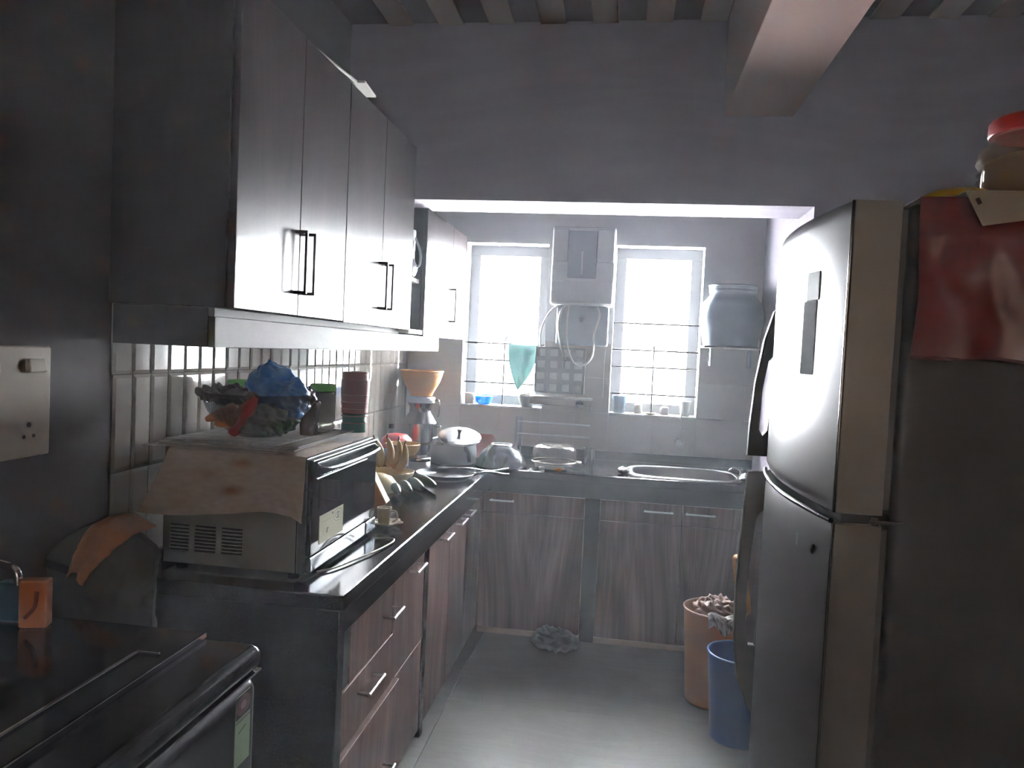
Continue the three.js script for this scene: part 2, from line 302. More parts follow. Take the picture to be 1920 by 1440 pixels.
// base cabinets of the left run
function barHandleX(z0, z1, y, x, out = 0.03) { return merge(rod([x + out, y, z0], [x + out, y, z1], 0.0052, 8), rod([x - 0.001, y, z0 - 0.008], [x + out, y, z0 - 0.008], 0.0045, 8), rod([x - 0.001, y, z1 + 0.008], [x + out, y, z1 + 0.008], 0.0045, 8)); }
function barHandleZ(x0, x1, y, z, out = 0.03) { return merge(rod([x0, y, z + out], [x1, y, z + out], 0.0045, 8), rod([x0 + 0.008, y, z - 0.001], [x0 + 0.008, y, z + out], 0.004, 8), rod([x1 - 0.008, y, z - 0.001], [x1 - 0.008, y, z + out], 0.004, 8)); }
const XD = -0.69, ZD = -3.88;
{
  const t = thing('drawer_cabinet', 'dark wooden base unit of three drawers at the near end of the worktop', 'cabinet', [XD, 0, -2.27]);
  wp('carcass', bb(XL + 0.02, XD - 0.022, 0.02, 0.744, -2.75, -1.802, 0.002), woodDark, t);
  wp('filler_panel', bb(XD - 0.02, XD - 0.002, 0.545, 0.744, -1.965, -1.803, 0.002), blackMatt, t);
  let d = wp('drawer', bb(XD - 0.02, XD, 0.545, 0.735, -2.362, -1.968, 0.002), woodVeiled, t); wp('handle', barHandleX(-2.25, -2.40 + 0.04, 0.63, XD, 0.036), handleM, d);
  d = wp('drawer', bb(XD - 0.02, XD + 0.002, 0.379, 0.541, -2.362, -1.803, 0.002), woodVeiled, t); wp('handle', barHandleX(-2.03, -2.17, 0.49, XD + 0.002, 0.036), handleM, d);
  d = wp('drawer', bb(XD - 0.02, XD + 0.016, 0.03, 0.375, -2.41, -1.803, 0.002), woodVeiled, t); wp('handle', barHandleX(-2.13, -2.27, 0.165, XD + 0.016, 0.036), handleM, d);
  d = wp('door', bb(XD - 0.02, XD - 0.0005, 0.379, 0.735, -2.749, -2.365, 0.002), woodVeiled, t); wp('handle', barHandleX(-2.54, -2.66, 0.69, XD, 0.03), handleM, d);
  wp('door', bb(XD - 0.02, XD - 0.0005, 0.03, 0.376, -2.749, -2.413, 0.002), woodVeiled, t);
}
{
  const t = thing('base_cabinet', 'dark wooden three-door base cabinet along the left run, running into the corner', 'cabinet', [XD, 0, -3.33]);
  wp('carcass', bb(XL + 0.02, XD - 0.022, 0.02, 0.744, -3.87, -2.797, 0.002), woodDark, t);
  for (const [a, b, h0, h1] of [[-2.797, -3.18, -2.98, -3.11], [-3.183, -3.52, -3.27, -3.40], [-3.523, -3.868, -3.46, -3.59]]) {
    const d = wp('door', bb(XD - 0.02, XD, 0.03, 0.735, b, a, 0.002), woodVeiled, t); wp('handle', barHandleX(h0, h1, 0.695, XD, 0.03), handleM, d);
  }
}
one('corner_filler', 'narrow dark filler strip in the inner corner of the base cabinets', 'strip', bb(-0.715, -0.684, 0.03, 0.737, -3.905, -3.8695, 0.002), woodVeiled);
// base cabinets of the back run
function backUnit(label, x0, x1, cols, top = 0.737) {
  const t = thing('base_cabinet', label, 'cabinet', [(x0 + x1) / 2, 0, ZD - 0.25]);
  wp('carcass', bb(x0, x1, 0.03, top, ZW + 0.02, ZD - 0.022, 0.002), woodDark, t);
  wp('plinth', bb(x0, x1, 0.0005, 0.028, ZD - 0.05, ZD + 0.002, 0.002), mat(0xb8a498, 0.4), t, 'thin pale skirting strip');
  for (const [a, b, h0, h1] of cols) {
    const d = wp('drawer', bb(a + 0.0015, b - 0.0015, 0.632, 0.734, ZD - 0.02, ZD, 0.002), woodVeiled, t);
    if (h0 !== undefined) wp('handle', barHandleZ(h0, h1, 0.697, ZD, 0.026), handleM, d);
    wp('door', bb(a + 0.0015, b - 0.0015, 0.03, 0.628, ZD - 0.02, ZD, 0.002), woodVeiled, t);
  }
}
backUnit('dark wooden base cabinet in the corner, left of the granite upright', -0.683, -0.155, [[-0.683, -0.155, -0.64, -0.515]]);
backUnit('dark wooden two-door base cabinet under the sink', -0.079, 0.741, [[-0.079, 0.329, 0.138, 0.283], [0.331, 0.741, 0.342, 0.487]], 0.672);
// sink
{
  const t = thing('kitchen_sink', 'oval stainless steel sink let into the black worktop', 'sink', [SK.x, 0.86, SK.z]);
  const ring = (k, y, off = 0) => { const r = []; for (let i = 0; i <= 64; i++) { const q = i / 64 * 2 * Math.PI, c = Math.cos(q), s = Math.sin(q), e = 0.55; r.push([(SK.a + off) * k * Math.sign(c) * Math.abs(c) ** e, y, (SK.b + off) * k * Math.sign(s) * Math.abs(s) ** e]); } return r; };
  const prof = [[1, 0.0008, 0.03], [1, 0.006, 0.026], [1, 0.006, 0.004], [1, 0.003, -0.004], [0.97, -0.08, -0.006], [0.92, -0.15, -0.01], [0.8, -0.175, -0.02], [0.0, -0.178, 0]];
  const rs = prof.map(([k, y, o]) => ring(k, y, o));
  part('basin', grid(64, prof.length - 1, (u, v) => rs[Math.round(v * (prof.length - 1))][Math.round(u * 64)]), new THREE.MeshStandardMaterial({ color: 0xb9bbbc, roughness: 0.3, metalness: 1, side: THREE.DoubleSide }), t);
  part('drain', lathe([[0, 0], [0.03, 0], [0.033, 0.003], [0.03, 0.005], [0.01, 0.003], [0, 0.003]], 24).translate(0.05, -0.177, 0), steelDull, t);
}
// ---------- refrigerator ----------
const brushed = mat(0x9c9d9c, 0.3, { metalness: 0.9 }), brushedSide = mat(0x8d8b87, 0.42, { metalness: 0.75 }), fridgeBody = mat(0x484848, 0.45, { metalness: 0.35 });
const FX = 0.345, FZ0 = -1.28, FZ1 = -1.87, FY = 1.73, FS = 1.226;
{
  const t = thing('refrigerator', 'tall silver two-door refrigerator with bowed doors and long grey handles', 'refrigerator', [0.72, 0, (FZ0 + FZ1) / 2]);
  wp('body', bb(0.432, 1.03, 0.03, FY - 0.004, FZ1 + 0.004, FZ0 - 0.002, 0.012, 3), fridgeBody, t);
  for (const x of [0.5, 0.95]) for (const z of [FZ0 - 0.06, FZ1 + 0.06]) wp('foot', lathe([[0, 0], [0.02, 0], [0.02, 0.029], [0, 0.029]], 16).translate(x, 0, z), blackMatt, t);
  wp('gasket', merge(bb(0.4175, 0.431, FS + 0.015, FY - 0.012, FZ1 + 0.02, FZ0 - 0.012, 0.002), bb(0.4175, 0.431, 0.06, FS - 0.016, FZ1 + 0.02, FZ0 - 0.012, 0.002)), mat(0x6a6c6e, 0.6), t);
  // a bowed door: plan curve swept up, corners rounded towards the hinge-free edge
  const bow = 0.03;
  const door = (y0, y1, cornerTop) => {
    const n = 28, m = 14, rows = [];
    for (let j = 0; j <= m; j++) rows.push(y0 + (y1 - y0) * j / m);
    const front = grid(n, m * 3, (u, v) => {
      const z = FZ0 + (FZ1 - FZ0) * u, s = 2 * u - 1, x = FX - bow * (1 - s * s) + 0.014 * Math.max(0, (u - 0.94) / 0.06) ** 2;
      let y = y0 + (y1 - y0) * v; if (cornerTop) y -= v * 0.065 * Math.max(0, (u - 0.72) / 0.28) ** 2;
      const e = Math.min(v, 1 - v) * (y1 - y0), k = e < 0.006 ? 0.005 * (1 - e / 0.006) : 0;
      return [x + k, y, z];
    });
    const p = front.attributes.position, N = p.count, back = 0.416, pos = [...p.array], idx = [...front.index.array], nu = n, nv = m * 3;
    const rim = []; for (let i = 0; i <= nu; i++) rim.push(i); for (let j = 1; j <= nv; j++) rim.push(j * (nu + 1) + nu); for (let i = nu - 1; i >= 0; i--) rim.push(nv * (nu + 1) + i); for (let j = nv - 1; j > 0; j--) rim.push(j * (nu + 1));
    const base = pos.length / 3; for (const r of rim) pos.push(back, p.getY(r), p.getZ(r));
    for (let k = 0; k < rim.length; k++) { const a = rim[k], b = rim[(k + 1) % rim.length], c = base + k, d = base + (k + 1) % rim.length; idx.push(a, c, d, a, d, b); }
    const cen = pos.length / 3; pos.push(back, (y0 + y1) / 2, (FZ0 + FZ1) / 2); for (let k = 0; k < rim.length; k++) idx.push(cen, base + (k + 1) % rim.length, base + k);
    const g = new THREE.BufferGeometry(); g.setAttribute('position', new THREE.Float32BufferAttribute(pos, 3)); g.setIndex(idx);
    return clean(toCreasedNormals(g, 0.6));
  };
  const trimM = mat(0xd8dadb, 0.12, { metalness: 1 });
  const d1 = wp('freezer_door', door(FS + 0.008, FY, true), brushed, t), d2 = wp('door', door(0.05, FS - 0.008, false), brushed, t);
  wp('side_panel', bb(FX + 0.001, 0.4165, FS + 0.009, FY - 0.001, FZ0 - 0.001, FZ0 + 0.003, 0.001), brushedSide, d1);
  wp('side_panel', bb(FX + 0.001, 0.4165, 0.051, FS - 0.009, FZ0 - 0.001, FZ0 + 0.003, 0.001), brushedSide, d2);
  wp('edge_trim', bb(FX - 0.004, FX + 0.001, FS + 0.008, FY - 0.001, FZ0 - 0.002, FZ0 + 0.0035, 0.002), trimM, d1);
  wp('edge_trim', bb(FX - 0.004, FX + 0.001, 0.05, FS - 0.008, FZ0 - 0.002, FZ0 + 0.0035, 0.002), trimM, d2);
  const bowPts = (y, o) => Array.from({ length: 15 }, (_, i) => { const u = 0.01 + 0.97 * i / 14, s = 2 * u - 1; return [FX - bow * (1 - s * s) - o, y, FZ0 + (FZ1 - FZ0) * u]; });
  wp('door_trim', tube(bowPts(FS - 0.006, 0.002), 0.0045, 40, 8), trimM, d2, 'bright trim along the top of the lower door');
  wp('door_gap', bb(FX + 0.012, 0.43, FS - 0.008, FS + 0.008, FZ1 + 0.01, FZ0 - 0.006, 0.002), blackMatt, t);
  wp('hinge', merge(bb(FX + 0.05, 0.448, FS - 0.004, FS + 0.002, FZ0 - 0.02, FZ0 + 0.012, 0.002), lathe([[0, -0.006], [0.006, -0.006], [0.006, 0.006], [0, 0.006]], 12).translate(FX + 0.06, FS - 0.001, FZ0 + 0.005)), steel, t);
  // handles: bowed bars with a finger slot at the opening edge
  const hm = mat(0x54575a, 0.35, { metalness: 0.5 });
  const handle = (pts, slot, z) => extrude(pts, 0.022, 0.004, slot ? [slot] : []).translate(0, 0, z);
  // drawn in x (towards the room) and y
  const HX = FX + 0.006;
  const h1 = [[HX, 1.60], [HX - 0.012, 1.585], [HX - 0.03, 1.52], [HX - 0.045, 1.42], [HX - 0.052, 1.32], [HX - 0.054, 1.248], [HX, 1.248]];
  const s1 = [[HX - 0.008, 1.48], [HX - 0.018, 1.47], [HX - 0.028, 1.40], [HX - 0.03, 1.31], [HX - 0.022, 1.297], [HX - 0.012, 1.31], [HX - 0.006, 1.40]];
  wp('handle', handle(h1, s1.reverse(), FZ1 - 0.004), hm, d1);
  const h2 = [[HX, 1.214], [HX - 0.05, 1.21], [HX - 0.056, 1.10], [HX - 0.062, 0.95], [HX - 0.06, 0.82], [HX - 0.048, 0.72], [HX - 0.02, 0.65], [HX, 0.62]];
  const s2 = [[HX - 0.01, 1.12], [HX - 0.024, 1.10], [HX - 0.034, 0.98], [HX - 0.034, 0.86], [HX - 0.026, 0.80], [HX - 0.012, 0.80], [HX - 0.004, 0.95]];
  wp('handle', handle(h2, s2.reverse(), FZ1 - 0.004), mat(0x8a8a88, 0.35, { metalness: 0.7 }), d2);
  wp('lock', lathe([[0, 0], [0.006, 0], [0.005, 0.004], [0, 0.005]], 16).rotateZ(Math.PI / 2).translate(HX - 0.0, 0.79, FZ1 + 0.03), chrome, d2);
  // stickers and small marks on the doors
  wp('badge', tr(new RoundedBoxGeometry(0.003, 0.05, 0.05, 2, 0.0012), FX - 0.0225, 1.605, -1.415, 0, 0.18, 0), mat(0x6c7074, 0.3, { metalness: 0.4 }), d1, 'small grey badge on the freezer door');
  wp('sticker', tr(bb(-0.0015, 0.0015, -0.13, 0, -0.028, 0.028, 0.001), FX - 0.0232, 1.58, -1.425, 0, 0.17, 0), mat(0x8f979c, 0.15), d1, 'pale glossy strip below the badge');
  wp('scratch', tr(bb(-0.001, 0.001, -0.011, 0.011, -0.003, 0.003, 0.0008), FX - 0.0225, 1.156, -1.42, 0, 0.18, 0.0), mat(0xbfc2c4, 0.5), d2); wp('scratch', tr(bb(-0.001, 0.001, -0.008, 0.008, -0.003, 0.003, 0.0008), FX - 0.0135, 1.158, -1.345, 0.5, 0.3, 0), mat(0x1c1d1f, 0.5), d2);
}
// plastic cover over the top of the refrigerator, hanging down its near side
{
  const t = thing('fridge_cover', 'dark red plastic sheet draped over the top of the refrigerator', 'cover', [0.75, FY, FZ0]);
  const m = mat(0x6e2628, 0.36, { clearcoat: 0.25, clearcoatRoughness: 0.3, side: THREE.DoubleSide });
  const w = (x, y) => 0.016 * n2(x * 5.5, y * 3.5) + 0.007 * Math.abs(n2(x * 8 + 9, y * 2.5 + x * 4)) + 0.0015 * n2(x * 22 + 5, y * 15);
  wp('drop', sheet(70, 50, (u, v) => { const x = 0.437 + 0.60 * u, y = FY + 0.003 - 0.245 * v - 0.004 * n2(x * 6, 2) * v; return [x, y, FZ0 + 0.012 + (0.008 + w(x, y)) * Math.min(1, v * 4) + 0.004 * v]; }, 0.0012), m, t);
  wp('top_sheet', sheet(30, 30, (u, v) => [0.437 + 0.60 * u, FY + 0.002, FZ0 + 0.011 - 0.58 * v], 0.0012), m, t);
  wp('hem', tube(Array.from({ length: 12 }, (_, i) => { const u = i / 11, x = 0.437 + 0.6 * u; return [x, FY - 0.242 - 0.004 * n2(x * 6, 2), FZ0 + 0.024 + w(x, FY - 0.242)]; }), 0.003, 40, 6), mat(0x551c20, 0.4), t);
}
// things on the refrigerator
{
  const c = [0.638, FY + 0.0035, -1.36];
  const t = thing('storage_jar', 'clear ribbed plastic jar of pale grains with a red lid on the refrigerator', 'jar', c); t.scale.y = 0.87;
  const pr = [[0.0, 0], [0.06, 0], [0.072, 0.006]]; for (let i = 0; i <= 4; i++) pr.push([0.081, 0.012 + i * 0.014], [0.0765, 0.019 + i * 0.014]);
  pr.push([0.083, 0.088], [0.080, 0.105], [0.070, 0.122], [0.060, 0.130], [0.060, 0.136]);
  part('jar_body', lathe([...pr, [0.0585, 0.136], [0.0585, 0.129], [0.068, 0.121], [0.0785, 0.104], [0.0812, 0.088], [0.0745, 0.08], [0.0745, 0.01], [0, 0.003]], 48), mat(0xf0e9df, 0.08, { transmission: 0.85, thickness: 0, ior: 1.4 }), t);
  part('grain_fill', lump(lathe([[0, 0.005], [0.068, 0.006], [0.073, 0.014], [0.073, 0.082], [0.06, 0.094], [0.03, 0.1], [0, 0.1]], 36), 0.0025, 60), mat(0xd2bb9c, 0.9), t);
  part('lid', lathe([[0, 0.134], [0.066, 0.134], [0.068, 0.138], [0.068, 0.160], [0.064, 0.166], [0, 0.168]], 48), mat(0xb52a22, 0.4), t, 'red screw lid');
}
one('plastic_plate', 'yellow plastic lid lying on the refrigerator left of the jar', 'lid', shell([[0.0, 0], [0.03, 0.0], [0.05, 0.006], [0.055, 0.013]].map(([r, y]) => [r, 0.017 - y * 1.25]).reverse(), 0.0015, 40), mat(0xd9b327, 0.35), [0.507, FY + 0.004, -1.31]);
{ // white card hanging over the edge
  const t = thing('card_sheet', 'white card hanging over the near top edge of the refrigerator', 'card', [0.58, FY, FZ0]);
  const m = mat(0xd9cfbf, 0.6);
  const g = extrude([[0.487, FY + 0.004], [0.513, FY - 0.046], [0.72, FY - 0.012], [0.72, FY + 0.004]], 0.003, 0.0008).translate(0, 0, FZ0 + 0.046);
  wp('flap', g, m, t); wp('top_flap', bb(0.487, 0.72, FY + 0.004, FY + 0.0065, FZ0 - 0.03, FZ0 + 0.049, 0.0008), m, t);
  wp('hole', tr(bb(-0.003, 0.003, -0.005, 0.005, 0, 0.002, 0.0008), 0.505, FY - 0.01, FZ0 + 0.0485, 0, 0, 0.5), mat(0x3a2c20, 0.8), t);
}
// ---------- oven at the near end of the worktop, with what lies on it ----------
const ovenSide = mat(0x9a9a93, 0.42, { metalness: 0.35 }), ovenGlass = mat(0x101216, 0.08, { clearcoat: 1, clearcoatRoughness: 0.05 });
const OX0 = -1.17, OX1 = -0.775, OZ0 = -1.852, OZ1 = -2.37, OY0 = 0.872, OY1 = 1.168;
{
  const t = thing('microwave_oven', 'grey microwave with slotted side vents and a black glass door', 'microwave', [(OX0 + OX1) / 2, YT, (OZ0 + OZ1) / 2]);
  // side wall with three columns of slots
  const holes = [], vents = [[-1.153, -1.100], [-1.083, -1.025], [-1.008, -0.951]];
  const slots = [];
  for (const [a, b] of vents) for (let k = 0; k < 8; k++) { const y = 0.905 + k * 0.0092; slots.push([a, b, y]); holes.push([[a, y], [a, y + 0.0046], [b, y + 0.0046], [b, y]].map(([x, yy]) => [x, yy]).reverse()); }
  wp('side_panel', extrude([[OX0, OY0], [OX1 - 0.028, OY0], [OX1 - 0.028, OY1], [OX0 + 0.006, OY1], [OX0, OY1 - 0.006]], 0.006, 0.0008, holes).translate(0, 0, OZ0 - 0.006), ovenSide, t);
  wp('case', bb(OX0, OX1 - 0.028, OY0, OY1, OZ1, OZ0 - 0.007, 0.006), ovenSide, t);
  wp('vent_recess', bb(-1.158, -0.945, 0.9, 0.982, OZ0 - 0.0075, OZ0 - 0.0062, 0), blackMatt, t);
  wp('vent_louver', slots.map(([a, b, y]) => bb(a, b, y - 0.0012, y, OZ0 - 0.001, OZ0 + 0.003, 0.0004)), mat(0xb4b4ae, 0.35, { metalness: 0.5 }), t);
  wp('seam_strip', bb(OX1 - 0.0305, OX1 - 0.0275, OY0, OY1, OZ0 - 0.001, OZ0 + 0.0008, 0.0005), blackMatt, t);
  wp('front_frame', bb(OX1 - 0.027, OX1 - 0.006, OY0 - 0.002, OY1 + 0.001, OZ1, OZ0 + 0.001, 0.003), mat(0x4a4c50, 0.35, { metalness: 0.4 }), t);
  const d = wp('door', bb(OX1 - 0.006, OX1 + 0.008, 0.916, OY1 - 0.004, OZ1 + 0.002, OZ0 - 0.002, 0.004), ovenGlass, t, 'black glass door');
  wp('window', bb(OX1 + 0.0075, OX1 + 0.0088, 1.03, OY1 - 0.05, OZ1 + 0.06, OZ0 - 0.05, 0.0005), mat(0x08090c, 0.03, { clearcoat: 1 }), d);
  wp('handle', merge(tube([[OX1 + 0.009, 1.146, OZ0 - 0.03], [OX1 + 0.03, 1.137, OZ0 - 0.06], [OX1 + 0.034, 1.134, OZ0 - 0.25], [OX1 + 0.03, 1.137, OZ1 + 0.06], [OX1 + 0.009, 1.146, OZ1 + 0.03]], 0.006, 40, 8), bb(OX1 + 0.008, OX1 + 0.011, 1.149, 1.155, OZ1 + 0.03, OZ0 - 0.03, 0.001)), mat(0x8c9096, 0.2, { metalness: 0.8 }), d);
  wp('trim_bar', merge(bb(OX1 + 0.008, OX1 + 0.011, 1.112, 1.1145, OZ1 + 0.1, OZ0 - 0.03, 0.001), bb(OX1 + 0.008, OX1 + 0.011, OY1 - 0.008, OY1 - 0.004, OZ1 + 0.002, OZ0 - 0.002, 0.001)), chrome, d);
  const lab = tex(256, 256, (u, v) => {
    const x = u, y = v; let c = [196, 192, 170];
    const r = Math.hypot((x - 0.76) / 0.85, y - 0.72);
    if (r < 0.22) c = [206, 204, 186]; if (r < 0.22 && r > 0.195) c = [150, 148, 132]; if (r < 0.13 && r > 0.105) c = [90, 92, 84]; if (Math.abs(x - 0.76) < 0.02 && Math.abs(y - 0.72) < 0.1) c = [70, 72, 66];
    if (x > 0.5 && x < 0.55 && y > 0.86 && y < 0.93) c = [60, 60, 56];
    if (Math.abs(x - 0.3) < 0.018 && y > 0.28 && y < 0.42) c = [60, 60, 56]; if (Math.hypot(x - 0.33, y - 0.43) < 0.03) c = [60, 60, 56];
    if (x < 0.45 && Math.abs(y - 0.74) < 0.012 && x > 0.08) c = [168, 164, 146];
    return c;
  });
  const lg = new THREE.PlaneGeometry(0.17, 0.075); lg.rotateY(Math.PI / 2); lg.translate(OX1 + 0.0095, 0.972, -1.995);
  const lgb = bb(OX1 + 0.0078, OX1 + 0.0092, 0.9345, 1.0095, -2.08, -1.91, 0.0004);
  const sk = wp('label', lgb, mat(0xc4c0aa, 0.5), d, 'pale printed label with a round dial picture'); wp('label_print', lg, mat(0xffffff, 0.5, { map: lab }), sk);
  wp('lower_strip', bb(OX1 - 0.006, OX1 + 0.01, 0.874, 0.913, OZ1 + 0.095, OZ0 - 0.002, 0.004), mat(0xd4d8dc, 0.15, { metalness: 0.9 }), t, 'polished silver strip below the door');
  wp('button_panel', bb(OX1 - 0.006, OX1 + 0.012, 0.874, 0.913, OZ1 + 0.002, OZ1 + 0.092, 0.004), mat(0x9aa4ae, 0.2, { metalness: 0.8 }), t);
  for (const x of [OX0 + 0.03, OX1 - 0.05]) for (const z of [OZ0 - 0.04, OZ1 + 0.04]) wp('foot', lathe([[0, 0.8605], [0.014, 0.8605], [0.014, 0.872], [0, 0.872]], 12).translate(x, 0, z), blackMatt, t);
}
{ // cloth over the near side of the oven
  const clothMap = tex(256, 256, (u, v) => { const s = Math.exp(-((u - 0.48) ** 2 + (v - 0.62) ** 2) / 0.006) + 0.7 * Math.exp(-((u - 0.55) ** 2 + (v - 0.16) ** 2) / 0.004) + 0.4 * Math.exp(-((u - 0.3) ** 2 + (v - 0.35) ** 2) / 0.01); const k = 1 + 0.03 * n2(u * 9, v * 9) + 0.02 * n2(u * 60, v * 60); return [206 * k - 30 * s, 192 * k - 62 * s, 178 * k - 78 * s]; });
  const m = mat(0xffffff, 0.95, { map: clothMap });
  const t = thing('cloth_cover', 'stained cream cloth hanging over the near side of the microwave', 'cloth', [-0.98, OY1, OZ0]);
  wp('drop', sheet(60, 30, (u, v) => {
    const xt = OX0 + 0.012 + (OX1 - OX0 - 0.02) * u, fl = Math.max(0, 0.16 - u) / 0.16, fr = Math.max(0, u - 0.93) / 0.07;
    const x = xt - 0.055 * fl * v ** 1.2 + 0.006 * fr * v;
    const y = OY1 + 0.004 - v * (0.158 + 0.012 * Math.sin(u * 5 + 1) + 0.008 * fr - 0.006 * fl);
    const z = OZ0 + 0.006 + 0.009 * v * (1 + Math.sin(u * 14 + 0.6)) + 0.03 * fl * v + 0.012 * fr * v + 0.004 * n2(u * 5, v * 3) * v;
    return [x, y, z];
  }, 0.002).translate(0, 0, 0), m, t);
  wp('top', sheet(40, 30, (u, v) => [OX0 + 0.012 + (OX1 - OX0 - 0.02) * u, OY1 + 0.0045 + 0.0015 * n2(u * 6, v * 6), OZ0 + 0.006 - 0.34 * v], 0.002), m, t);
}
{ // newspapers
  const pm = tex(256, 256, (u, v) => { const l = Math.floor(v * 42), on = (l % 7) && Math.sin(u * 300 + l * 37) > -0.5 && (u * 5) % 1 > 0.08; const k = 1 + 0.04 * n2(u * 8, v * 8); return on && (v * 42) % 1 > 0.45 ? [120 * k, 118 * k, 114 * k] : [176 * k, 172 * k, 164 * k]; });
  const m = [mat(0xffffff, 0.85, { map: pm }), mat(0xa9a59c, 0.85), mat(0x96928c, 0.85)];
  const sizes = [[-1.235, -0.86, -1.848, -2.3, 0], [-1.20, -0.83, -1.86, -2.32, 0.03], [-1.19, -0.845, -1.845, -2.29, -0.04], [-1.17, -0.82, -1.87, -2.33, 0.02], [-1.18, -0.87, -1.86, -2.28, -0.02]];
  const words = ['lowest folded newspaper of the stack on the microwave, sticking out to the left', 'folded newspaper second from the bottom of the stack on the microwave', 'middle folded newspaper of the stack on the microwave', 'folded newspaper second from the top of the stack on the microwave', 'topmost folded newspaper, directly under the glass bowl'];
  sizes.forEach(([a, b, c, d, q], i) => {
    const y = OY1 + 0.0095 + i * 0.0042, cx = (a + b) / 2, cz = (c + d) / 2;
    const g = sheet(24, 24, (u, v) => { const e = Math.max(0, u - 0.8) ** 2, l = Math.max(0, 0.12 - u); return [(u - 0.5) * (b - a), 0.0006 * Math.sin(u * 9 + i) + 0.06 * e * (i % 2) - (i ? 0 : 0.02 * l), (v - 0.5) * (c - d)]; }, 0.0032);
    one('newspaper', words[i], 'newspaper', g, m[i === 4 ? 0 : 1 + (i % 2)], [cx, y, cz], q, 'newspapers on the microwave');
  });
}
const YP = OY1 + 0.0295;                               // top of the papers
// glass bowl full of things
const BW = [-1.0, YP, -2.02];
{
  const t = thing('glass_bowl', 'large fluted clear bowl heaped with wraps and vegetables on the newspapers', 'bowl', BW);
  const R0 = 0.05, R1 = 0.145, Hh = 0.118, prof = (v) => R0 + (R1 - R0) * Math.sin(v * Math.PI / 2) ** 0.85;
  const g = sheet(120, 24, (u, v) => { const q = -u * 2 * Math.PI, fl = 1 + 0.014 * Math.cos(q * 30) * Math.min(1, v * 3) + (v > 0.93 ? 0.02 : 0), r = prof(v) * fl; return [r * Math.cos(q), 0.003 + Hh * v ** 1.25, r * Math.sin(q)]; }, 0.003);
  part('bowl_body', g, mat(0xdfe2e4, 0.05, { transmission: 0.92, thickness: 0, ior: 1.5 }), t);
  part('foot', lathe([[0, 0.0], [0.052, 0], [0.054, 0.004], [0.05, 0.006], [0, 0.006]], 40), mat(0xdfe2e4, 0.08, { transmission: 0.8, thickness: 0 }), t);
}
const inBowl = (x, y, z) => [BW[0] + x, BW[1] + y, BW[2] + z];
one('plastic_wrap', 'crumpled grey plastic wrap lying over the left rim of the glass bowl', 'bag', lump(new THREE.SphereGeometry(1, 48, 32).scale(0.085, 0.022, 0.07), 0.012, 28, 3), mat(0x4a4a4c, 0.3, { clearcoat: 0.5 }), inBowl(-0.07, 0.113, 0.035));
one('plastic_wrap', 'crumpled grey plastic wrap poking out at the right rim of the glass bowl', 'bag', lump(new THREE.SphereGeometry(1, 40, 28).scale(0.05, 0.03, 0.05), 0.012, 30, 8), mat(0x5a5254, 0.3, { clearcoat: 0.5 }), inBowl(0.098, 0.112, -0.02));
{ // blue carrier bag
  const t = thing('plastic_bag', 'bright blue knotted plastic bag heaped in the glass bowl', 'bag', inBowl(0.035, 0.09, -0.01));
  const bm = mat(0x1f78cc, 0.28, { clearcoat: 0.4, clearcoatRoughness: 0.2, transmission: 0.15, thickness: 0 });
  part('bag_body', lump(new THREE.SphereGeometry(1, 72, 56).scale(0.072, 0.072, 0.068), 0.009, 17, 1).translate(0, 0.04, 0), bm, t);
  part('bag_fold', lump(new THREE.SphereGeometry(1, 56, 44).scale(0.05, 0.06, 0.052), 0.008, 24, 6).translate(0.058, 0.015, 0.01), bm, t);
  part('knot', lump(new THREE.ConeGeometry(0.022, 0.026, 24, 8), 0.004, 60, 4).translate(-0.012, 0.112, 0), bm, t);
}
{ // red ladle
  const t = thing('serving_spoon', 'dark red plastic serving spoon leaning across the glass bowl', 'spoon', inBowl(0.03, 0.06, 0.13));
  const m = mat(0x8e2326, 0.4);
  const pts = [[-0.035, -0.035, -0.012], [-0.012, -0.01, 0.004], [0.008, 0.02, 0.008], [0.03, 0.058, 0.008]];
  const c = new THREE.CatmullRomCurve3(pts.map((p) => V(...p)));
  part('handle', sheet(6, 30, (u, v) => { const p = c.getPoint(v), d = c.getTangent(v), s = V(-d.y, d.x, 0).normalize(), w = (0.009 + 0.012 * Math.max(0, v - 0.6) ** 0.7 * 1.3) * Math.sin(Math.PI * Math.min(1, Math.max(0.25, (1 - v) * 4 + 0.2)) / 2); return [p.x + s.x * (u - 0.5) * 2 * w, p.y + s.y * (u - 0.5) * 2 * w, p.z + 0.004 * Math.cos((u - 0.5) * 3)]; }, 0.004), m, t);
  part('bowl', lump(new THREE.SphereGeometry(1, 24, 16).scale(0.017, 0.013, 0.008), 0.001, 30).translate(-0.04, -0.038, -0.016), m, t);
}
// vegetables seen through the glass
const carrotM = mat(0xc06a28, 0.55), leafM = mat(0x2c4a2e, 0.6), darkVeg = mat(0x3a2a1e, 0.6);
const carrotG = smoothLathe([[0, 0], [0.008, 0.004], [0.017, 0.04], [0.02, 0.075], [0.012, 0.088], [0, 0.09]], 20, 24);
[[-0.075, 0.045, 0.075, 1.2, 0.4, 'carrot lying against the left wall of the glass bowl'], [-0.045, 0.035, 0.085, 1.35, 0.1, 'carrot in the glass bowl right of the leftmost one'], [-0.01, 0.05, 0.085, 1.15, -0.5, 'carrot in the glass bowl behind the red spoon']].forEach(([x, y, z, a, b, l]) => {
  const t = thing('carrot', l, 'carrot', inBowl(x, y, z), b, 'carrots in the glass bowl'); part('root', tr(carrotG, -0.035, 0, 0, 0, 0, -a), carrotM, t); part('stalk', tr(rod([0, 0.088, 0], [0, 0.1, 0], 0.004, 8, 0.003), -0.035, 0, 0, 0, 0, -a), leafM, t);
});
